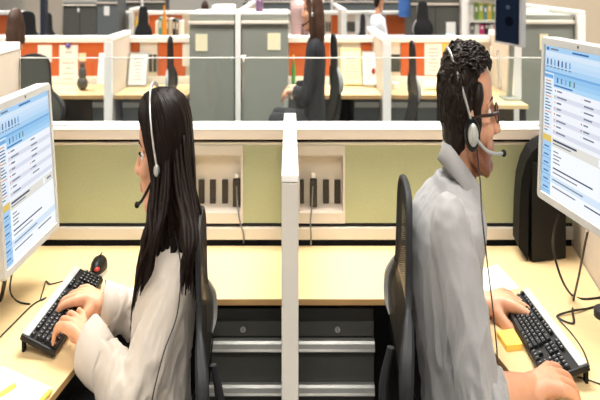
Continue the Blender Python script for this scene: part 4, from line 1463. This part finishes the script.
b.limb([sh_wn, (sh_wn + el_wn) / 2, el_wn], [.034, .032, .030]); b.limb([el_wn, el_wn.lerp(wr_wn, .35), wr_wn], [.035, .036, .025])
b.limb([sh_wf, (sh_wf + el_wf) / 2, el_wf], [.042, .038, .033]); b.limb([el_wf, el_wf.lerp(wr_wf, .35), wr_wf], [.035, .035, .025])
hand(b, wr_wn, (-1, .75, .08), None, (-.3, 1, 0), 1.18, (8, 26, 20), .20, .014)
hand(b, wr_wf, (-1, .02, .02), None, (-.3, -1, 0), 1.15, (8, 26, 20), .20, .014)
for hip, knee, ank in legs_w:
    b.limb([hip, knee], [.066, .046]); b.limb([knee, ank], [.044, .036])
vs, fs, ns = remesh(b, .0042, 5)
lip, beard = sculpt(vs, HW)
woman = finish('person', vs, fs, [M_skinw], None, {'lip': lip, 'beard': [0.0] * len(vs)})
tag(woman, 'woman with long dark hair in a cream white blouse and headset typing at the desk', 'person')
eyes(HW, woman, True)
s = MB()
s.loft(torso_rings(sec_w, DW, 1.0))
s.limb([sh_wn + V((.0, .03, .005)), sh_wn.lerp(el_wn, .35), sh_wn.lerp(el_wn, .75), el_wn], [.056, .057, .056, .056]); s.limb([el_wn, el_wn.lerp(wr_wn, .45), el_wn.lerp(wr_wn, .72)], [.056, .050, .044])
s.limb([sh_wf + V((.0, -.03, .005)), sh_wf.lerp(el_wf, .5), el_wf], [.062, .058, .052]); s.limb([el_wf, el_wf.lerp(wr_wf, .5), el_wf.lerp(wr_wf, .75)], [.052, .046, .042])
vs, fs, ns = remesh(s, .0048, 4)
vs = folds(vs, ns, .013, (17, 7), 7.0, lambda p: max(.3, min(1.2, (Z(225, DW) - p.z) / .2)), V((-.55, .1, -.83)).normalized())
blouse = finish('blouse', vs, fs, [M_blouse], woman)
cuff(el_wn.lerp(wr_wn, .58), el_wn.lerp(wr_wn, .97), .057, .062, blouse, M_blouse)
cuff(el_wf.lerp(wr_wf, .62), el_wf.lerp(wr_wf, .97), .051, .051, blouse, M_blouse)
clothe_legs(woman, legs_w, M_trous, V((X(153, DW) / KX, DW / KY, hzw)), (.15, .175, .10))
# hair: centre parted, long locks
cap = MB(); hh = MB()
hh.ell((-.038, 0, .044), (.078, .085, .095), 28, 18)
hh.ell((-.004, 0, .086), (.066, .066, .040))
hh.limb([(-.050, 0, -.01), (-.068, 0, -.10), (-.074, 0, -.17), (-.070, 0, -.205)], [.062, .056, .044, .024])
put(cap, hh, HW)
vs, fs, ns = remesh(cap, .007, 6)
hairw = finish('hair', vs, fs, [M_hairb], woman)
rnd = random.Random(8); T = []
for i in range(520):
    sgn = 1 if i % 2 else -1
    ph = math.radians(rnd.uniform(82, 182)); dg = math.degrees(ph)
    t = (dg - 82) / 100
    c0 = V((-.016, 0, .040)); jr = rnd.uniform(.96, 1.05)
    E = lambda el, p_, g=1.0: c0 + V((.098 * g * jr * math.cos(el) * math.cos(p_), sgn * .090 * g * jr * math.cos(el) * math.sin(p_), .100 * g * math.sin(el)))
    p0 = V((.070 - .13 * t, sgn * .004, .128 + .012 * math.sin(math.pi * t)))
    f1 = ph - math.radians(30 * (1 - t))
    p1 = E(math.radians(48), f1, 1.02); p2 = E(math.radians(14), ph - math.radians(6 * (1 - t)))
    front = max(0, 1 - t / .22)
    p3 = E(math.radians(-20), ph, 1.02); p3.z = -.045
    bx = p3.x - .024 * t - .003; by = p3.y * (1.0 + .05 * rnd.random())
    p4 = V((bx + .02 * front, by, -.125)); 
    p5 = V((bx - .006 * (1 - front) + .045 * front, by * (1.0 + .1 * rnd.uniform(-1, 1)), -.205))
    L = rnd.uniform(.20, .265) + (.05 * front)
    if rnd.random() < .08:
        L += .06
    p6 = V((p5.x + .022 * (1 - front) + .04 * front + rnd.uniform(-.015, .015), p5.y * 1.0 + rnd.uniform(-.012, .012), -L))
    w = rnd.uniform(-.010, .010)
    P = [p0, p1, p2, p3 + V((w, w, 0)), p4 + V((-w, w, 0)), p5 + V((w, -w, 0)), p6]
    r = rnd.uniform(.0055, .009)
    T.append((P, [r * .5, r, r * 1.1, r, r * .95, r * .75, .0012], .55))
# loose strands over the chest
for i in range(26):
    y0 = rnd.uniform(.030, .092)
    T.append(([V((.005, y0, -.03)), V((.030, y0 + .01, -.12)), V((.062 + rnd.uniform(-.014, .014), y0 + .015, -.21)), V((.085 + rnd.uniform(-.02, .02), y0 + .02, -.29)), V((.105 + rnd.uniform(-.025, .02), y0 + .01, -.33 - rnd.uniform(0, .05)))], [.006, .008, .007, .005, .001], .6))
for i in range(90):
    sgn = 1 if i % 2 else -1
    j = rnd.uniform(-.012, .010); j2 = rnd.uniform(-.004, .006)
    x0 = rnd.uniform(.020, .074)
    T.append(([V((x0, sgn * .003, .126 - .10 * max(0, x0 - .045))), V((x0 - .004 + j * .3, sgn * (.046 + j2), .106 - .30 * max(0, x0 - .03))), V((.030 + j, sgn * (.078 + j2), .055)), V((.004 + j, sgn * (.091 + j2), .0)),
               V((-.008 + j, sgn * (.094 + j2), -.07)), V((.004 + j, sgn * (.092 + j2), -.15)), V((.02 + j * 2, sgn * (.088 + j2), -.21 + j * 2))], [.005, .0075, .0085, .008, .007, .006, .0012], .55))
# locks lie over the shoulders instead of running through them
shl = [HW.inverted() @ (p + V((0, 0, -.01))) for p in (sh_wn, sh_wf)]
for P, R_, f_ in T:
    for k in range(3, len(P)):
        for c_ in shl:
            dv = P[k] - c_
            if dv.length < .076:
                P[k] = c_ + dv.normalized() * .076
HWI = HW.inverted()
for i in range(80):
    g = rnd.random(); jx = rnd.uniform(-3, 3); jd = rnd.uniform(-.010, .012); jy = rnd.uniform(-14, 14)
    if i % 2:
        pts = [(154 + 14 * g, 150 + jy, 1.372), (152 + 15 * g + jx, 186 + jy, 1.348 + jd), (149 + 15 * g + jx, 212, 1.320 + jd), (145 + 13 * g - jx, 240, 1.296 + jd), (140 + 11 * g + jx, 268, 1.292 + jd), (134 + 10 * g + jx, 284 + 20 * rnd.random() * (1 - g), 1.302)]
    else:
        pts = [(170 + 14 * g, 148 + jy, 1.375), (174 + 15 * g + jx, 184 + jy, 1.348 + jd), (179 + 17 * g + jx, 212, 1.318 + jd), (184 + 12 * g - jx, 240, 1.278 + jd), (184 + 8 * g + jx, 262, 1.266 + jd), (182 + 8 * g + jx, 272 + 26 * rnd.random(), 1.266)]
    T.append(([HWI @ B(*p) for p in pts], [.004, .0068, .0075, .007, .005, .0008], .85))
tufts(HW, T, 'locks', M_hairb, hairw)


# ------------------------------------------------------------------ headsets and glasses
def mapped(M, t):
    mb = MB(); mb.v = [slim(M @ p) for p in t.v]; mb.f = t.f; mb.m = t.m
    return mb


def headset(label, M, sgn, mic_pts, band, mic_m, mic_r, earz, cupk=1.0, cord=None):
    """sgn: +1 the left ear, -1 the right ear carries the cup and microphone"""
    ear = V((-.012, sgn * .088, earz))
    r = thing('headset', label, 'headset', slim(M @ ear), 'telephone headsets')
    mapped(M, MB().tube([V(p) for p in band], .0042, 8, smooth=5)).build('headband', M_steel, r, smooth=True)
    c = MB()
    def disc(k, o):
        return [ear + V((.027 * k * cupk * math.cos(a), sgn * o, .030 * k * cupk * math.sin(a))) for a in (2 * math.pi * i / 28 for i in range(28))]
    c.loft([disc(.8, -.008), disc(1.05, -.004), disc(1.08, .006), disc(.92, .014), disc(.70, .012)])
    cu = mapped(M, c).build('ear_cup', M_black, r, smooth=True)
    c = MB().loft([disc(.72, .010), disc(.70, .018), disc(.5, .022), disc(.3, .022), disc(.25, .024), disc(.05, .025)])
    mapped(M, c).build('silver_cap', M_steel, cu, smooth=True)
    mapped(M, MB().tube([V(p) for p in mic_pts], mic_r, 8, smooth=4)).build('microphone_boom', mic_m, r, smooth=True)
    mapped(M, MB().ell(mic_pts[-1], (.010, .008, .007), 14, 8)).build('microphone', M_blackm, r, smooth=True)
    if cord:
        MB().tube(cord, .0011, 6, smooth=6).build('cord', M_cord, r, smooth=True)
    return r


def over(sgn, lean, top, n=9, ry=.092, rx=0.0):
    pts = []
    for i in range(n):
        a = math.pi * i / (n - 1)
        pts.append(V((-.012 + lean * math.sin(a), sgn * ry * math.cos(a), -.005 + (top + .005) * math.sin(a))))
    return pts


e = slim(HM @ V((.0, -.098, -.04)))
cord = [e, e + V((.004, -.01, -.06)), at(482, 215, 1.10), at(487, 260, 1.10), at(493, 310, 1.16), at(497, 352, 1.22), at(497, 372, 1.24)]
headset('silver banded headset with boom microphone worn by the man in the grey shirt', HM, -1,
        [(.0, -.102, -.030), (.035, -.098, -.052), (.075, -.075, -.064), (.118, -.046, -.070)], over(-1, -.062, .130, 11, .096), M_greyfr, [.0042, .004, .0036, .0034], -.022, 1.0, cord)
e = slim(HW @ V((-.03, .07, -.06)))
cordw = [e, slim(HW @ V((-.055, .065, -.13))), at(178, 248, 1.30), at(181, 272, 1.27), at(177, 315, 1.235), at(164, 352, 1.195), at(152, 400, 1.185), at(150, 430, 1.185)]
headset('silver banded headset with black microphone worn by the woman in the white blouse', HW, 1,
        [(.0, .104, -.030), (.028, .102, -.055), (.058, .085, -.078), (.088, .060, -.092)], over(1, .045, .150, 11, .103), M_blackm, [.0045, .0045, .004, .0045], -.016, .62, cordw)

g = thing('eyeglasses', 'dark framed eyeglasses worn by the man in the grey shirt', 'glasses', slim(HM @ V((.09, 0, .004))))
M_gframe = mat('dark_tortoise', (44, 22, 18), .3)
for s_ in (-1, 1):
    ring = [V((.103 - .16 * (.030 + .024 * math.cos(a)) ** 1.0 * .5, s_ * (.033 + .024 * math.cos(a)), .004 + .0175 * math.copysign(abs(math.sin(a)) ** .8, math.sin(a)))) for a in (2 * math.pi * i / 20 for i in range(21))]
    mapped(HM, MB().tube(ring, .0028, 6)).build('rim', M_gframe, g, smooth=True)
    mapped(HM, MB().tube([V((.099, s_ * .057, .008)), V((.06, s_ * .080, .008)), V((.0, s_ * .084, .006)), V((-.02, s_ * .084, -.012))], [.0036, .0036, .003, .0022], 6, smooth=4)).build('temple', M_gframe, g, smooth=True)
    lens = MB().prism(ring[:-1], (.0008, 0, 0))
    mapped(HM, lens).build('lens', M_glass, g)
mapped(HM, MB().tube([V((.103, -.010, .008)), V((.106, 0, .011)), V((.103, .010, .008))], .0025, 6, smooth=3)).build('bridge', M_gframe, g, smooth=True)


# ------------------------------------------------------------------ people further back
def colleague(label, px, py, d, yaw, shirt_m, hair_m, long_hair, skin_m=M_skinw, stripes=None, arms='type', fem=True):
    M = head_frame(B(px, py, d), yaw)
    b = MB(); head_shapes(b, M, fem)
    tor = [(-.145, -.03, .055, .06), (-.165, -.035, .075, .13), (-.195, -.04, .095, .185), (-.24, -.04, .110, .19), (-.34, -.03, .115, .165), (-.46, -.03, .11, .15), (-.58, -.03, .12, .165), (-.68, -.02, .13, .175)]
    def rings(k):
        return [[V((cx + a * k * math.cos(t), bb * k * math.sin(t), z)) for t in (2 * math.pi * i / 24 for i in range(24))] for z, cx, a, bb in tor]
    l = MB()
    l.limb([(-.025, 0, -.04), (-.03, 0, -.10), (-.03, 0, -.17)], [.050, .048, .056])
    l.loft(rings(.92))
    A = []
    for s_ in (-1, 1):
        sh, el, wr = V((-.03, s_ * .175, -.215)), V((.05, s_ * .21, -.46)), V((.20, s_ * .09, -.45))
        A.append((sh, el, wr)); l.limb([sh, el], [.040, .036]); l.limb([el, wr], [.036, .026])
    put(b, l, M)
    R = M.to_3x3()
    for k, (sh, el, wr) in enumerate(A):
        hand(b, M @ wr, R @ V((1, 0, -.05)), None, R @ V((0, 1 if k == 0 else -1, 0)), 1.0)
    gl = MB()
    z0 = -.66
    floor_drop = M.translation.z
    for s_ in (-1, 1):
        hip, knee, ank = V((0, s_ * .09, z0)), V((.42, s_ * .11, z0 + .03)), V((.43, s_ * .11, -(floor_drop - .09)))
        gl.limb([hip, knee], [.075, .055]); gl.limb([knee, ank], [.05, .04])
    put(b, gl, M)
    vs, fs, ns = remesh(b, .009, 3)
    lip, beard = sculpt(vs, M)
    o = finish('person', vs, fs, [skin_m], None, {'lip': lip, 'beard': [0.0] * len(vs)})
    tag(o, label, 'person')
    s = MB(); q = MB()
    q.loft(rings(1.0))
    for sh, el, wr in A:
        q.limb([sh, el], [.058, .052]); q.limb([el, el.lerp(wr, .8)], [.05, .042])
    put(s, q, M)
    vs, fs, ns = remesh(s, .012, 3)
    vs = folds(vs, ns, .006, (9, 7), px)
    finish('shirt', vs, fs, [shirt_m], o)
    t = MB(); q = MB()
    q.ell((.0, 0, z0 - .0), (.15, .17, .10))
    for s_ in (-1, 1):
        hip, knee, ank = V((0, s_ * .09, z0)), V((.42, s_ * .11, z0 + .03)), V((.43, s_ * .11, -(floor_drop - .10)))
        q.limb([hip, knee], [.09, .07]); q.limb([knee, ank], [.066, .055])
        q.limb([ank + V((-.02, 0, -.05)), ank + V((.14, 0, -.065))], [.04, .03])
    put(t, q, M)
    vs, fs, ns = remesh(t, .016, 3)
    vs = [V((p.x, p.y, max(p.z, .004))) for p in vs]
    finish('trousers', vs, fs, [M_trous], o)
    h = MB(); q = MB()
    q.ell((-.020, 0, .048), (.102, .086, .095))
    if long_hair:
        q.limb([(-.05, 0, 0), (-.07, 0, -.10), (-.075, 0, -long_hair)], [.085, .078, .05])
        for s_ in (-1, 1):
            q.limb([(.0, s_ * .07, .04), (.0, s_ * .080, -.05), (-.01, s_ * .075, -long_hair * .9)], [.03, .028, .016])
    else:
        q.ell((-.055, 0, -.01), (.05, .065, .07))
    put(h, q, M)
    vs, fs, ns = remesh(h, .010, 4)
    vs = folds(vs, ns, .004, (30, 6), 3.0)
    finish('hair', vs, fs, [hair_m], o)
    return o, M


def stripes(name, c0, c1, k):
    m = mat(name, c0, .85)
    nt = m.node_tree; b_ = nt.nodes['Principled BSDF']
    tc = nt.nodes.new('ShaderNodeTexCoord'); w_ = nt.nodes.new('ShaderNodeTexWave'); w_.bands_direction = 'Z'
    w_.inputs['Scale'].default_value = k; w_.inputs['Distortion'].default_value = 3
    r_ = nt.nodes.new('ShaderNodeMix'); r_.data_type = 'RGBA'
    r_.inputs[6].default_value = lin(c0); r_.inputs[7].default_value = lin(c1)
    nt.links.new(tc.outputs['Object'], w_.inputs['Vector']); nt.links.new(w_.outputs['Fac'], r_.inputs['Factor']); nt.links.new(r_.outputs[2], b_.inputs['Base Color'])
    return m


M_burg = mat('burgundy_top', (92, 26, 38), .85, var=.08, scale=60)
M_blk = mat('black_top', (18, 20, 26), .85, var=.1, scale=60)
M_wht = mat('white_shirt', (226, 230, 238), .8, var=.03, scale=60)
M_str = stripes('red_white_stripes', (196, 110, 104), (238, 228, 222), 14)
colleague('woman in a burgundy top seen from behind at the far left beyond the glass', 16.5, 31, 4.30, math.radians(86), M_burg, M_hairbg, .07)
o, MW = colleague('woman with brown hair in a black top and headset facing away beyond the glass', 312, 11, 3.95, math.radians(172), M_blk, M_hairbg, .22)
headset('thin silver headset worn by the woman in the black top', MW, 1, [(.0, .104, -.03), (.03, .10, -.055), (.07, .08, -.07), (.10, .05, -.08)], over(1, .02, .15, 11, .100), M_frame, .004, -.016, .6)
colleague('colleague in a red and white striped top right of the tall grey cabinets', 299, -16, 6.9, math.radians(30), M_str, M_hairbg, .12)
o, MM = colleague('man in a white shirt seated in the third row left of the blue poster', 379, 0, 6.9, math.radians(20), M_wht, M_hairm, 0, M_skinm, fem=False)
colleague('brown haired colleague whose head shows above the left tall grey cabinet', 205, 11, 9.2, math.radians(80), M_cabdark, M_hairbg, .10)
chair('dark office chair behind the man in white in the third row', (X(371, 6.9), 6.9, 0), .3, .0, (1, .6, 1), net=M_seat)

# ------------------------------------------------------------------ cords
def cord_(owner, pts, r=.0016, m=M_cord):
    return MB().tube(pts, r, 7, smooth=6).build('cable', m, owner, smooth=True)


zc = DESK + .0022
cord_(KEY_W, [on(63, 281, DESK + .012), on(56, 283, zc), on(49.5, 284, zc), on(46, 281, zc), on(43.5, 289, zc), on(40.5, 300, zc), on(46, 297.5, zc), on(33, 304.5, zc), on(15, 322, zc), on(-4, 341, zc)])
cord_(MON_W, [at(13, 268, 1.53), on(10, 286, zc + .04), on(12, 296, zc), on(19, 302, zc), on(30, 304, zc)], .002)
cord_(MON_W, [at(6, 272, 1.5), on(3, 290, zc + .03), on(0, 300, zc), on(-6, 306, zc)], .0045)
cord_(MON_M, [at(559, 214, 1.50), at(554, 232, 1.52), at(553, 246, 1.55), at(556, 262, 1.56), at(563, 282, 1.56), on(572, 295, zc), on(584, 299, zc), on(604, 297, zc)], .0026)
cord_(MON_M, [at(587.5, 232, 1.40), at(584.5, 246, 1.44), at(579, 275, 1.52), on(573.5, 300, zc), on(572.5, 312, zc), on(573, 323.5, zc), on(557, 316.5, zc), on(572, 311, zc + .004), on(590, 308, zc), on(606, 303, zc)], .0024)
MB().cyl(at(588, 226, 1.39), at(585.8, 241, 1.43), .0034, 12).build('plug', M_cap, MON_M, smooth=True)
cord_(KEY_M, [on(589, 366, DESK + .02), on(583, 350, zc), on(572, 334, zc), on(563, 324, zc), on(557, 317.5, zc + .004)], .0014)
cord_(KEY_M, [on(577, 377, zc), on(586, 379, zc), on(596, 382.5, zc), on(612, 388, zc)], .0014)

# plugs in the outlet trays
for px, py0, pts, lab in ((236.5, 176, [(236.5, 186), (237.5, 205), (240, 222), (243.5, 240)], 'grey power cord plugged into the outlet tray behind the woman'),
                          (313.5, 175, [(313, 186), (312, 204), (310.5, 222), (311, 242)], 'grey power cord plugged into the outlet tray behind the man')):
    r = thing('power_cord', lab, 'power cord', at(px, 190, 1.985), 'power cords in the outlet trays')
    MB().box((X(px, 1.98) - .010, 1.972, Z(206, 1.98)), (X(px, 1.98) + .010, 1.9915, Z(179.5, 1.98))).build('adapter', M_brown, r, bevel=.001)
    MB().box((X(px, 1.975) - .005, 1.976, Z(178, 1.975)), (X(px, 1.975) + .005, 1.988, Z(174, 1.975))).build('white_tip', M_cap, r)
    MB().tube([at(*pts[0], 1.970), at(*pts[1], 1.955), at(*pts[2], 1.945), at(pts[3][0], 234, 1.940), on(pts[3][0], pts[3][1] + 3, DESK + .003)], .0021, 8, smooth=5).build('cable', M_greycord, r, smooth=True)
LAMP, EXPO = 36.0, 0.34
# ------------------------------------------------------------------ light and camera
def lamp(x, y, e, sx=1.2, sy=0.6):
    l = bpy.data.lights.new('ceiling_lamp', 'AREA')
    l.shape = 'RECTANGLE'; l.size = sx; l.size_y = sy; l.energy = e; l.spread = math.radians(115); l.color = (1.0, 0.975, 0.935)
    o = bpy.data.objects.new('ceiling_lamp', l)
    COL.objects.link(o); o.location = (x, y, HC - 0.02)


for yy in (-1.7, -0.2, 1.9, 3.4, 4.9, 6.4, 8.2, 10.4, 12.6):
    for xx in (-4.4, -2.2, 0.0, 2.2, 4.2):
        lamp(xx, yy, LAMP * 1.15 if yy < 1 else LAMP * .85)
w = bpy.data.worlds.new('world'); SC.world = w; w.use_nodes = True
w.node_tree.nodes['Background'].inputs[0].default_value = (0.9, 0.95, 1, 1)
w.node_tree.nodes['Background'].inputs[1].default_value = 0.15
cam = bpy.data.cameras.new('camera'); co = bpy.data.objects.new('camera', cam); COL.objects.link(co)
co.location = (0, 0, EYE); co.rotation_euler = (math.pi / 2, 0, 0)
cam.sensor_width = 36; cam.sensor_fit = 'HORIZONTAL'; cam.lens = 36 * F / 600
cam.shift_x = (300 - VX) / 600; cam.shift_y = (VY - 200) / 600
cam.clip_start = 0.02; cam.clip_end = 60
cam.dof.use_dof = True; cam.dof.focus_distance = 1.42; cam.dof.aperture_fstop = 7.0
SC.camera = co
vs = SC.view_settings
SC.display_settings.display_device = 'sRGB'
vs.view_transform = 'Standard'; vs.look = 'None'; vs.exposure = EXPO; vs.gamma = 1; vs.use_curve_mapping = False
SC.cycles.max_bounces = 8; SC.cycles.transparent_max_bounces = 16; SC.cycles.use_denoising = True
SC.cycles.caustics_reflective = False; SC.cycles.caustics_refractive = False
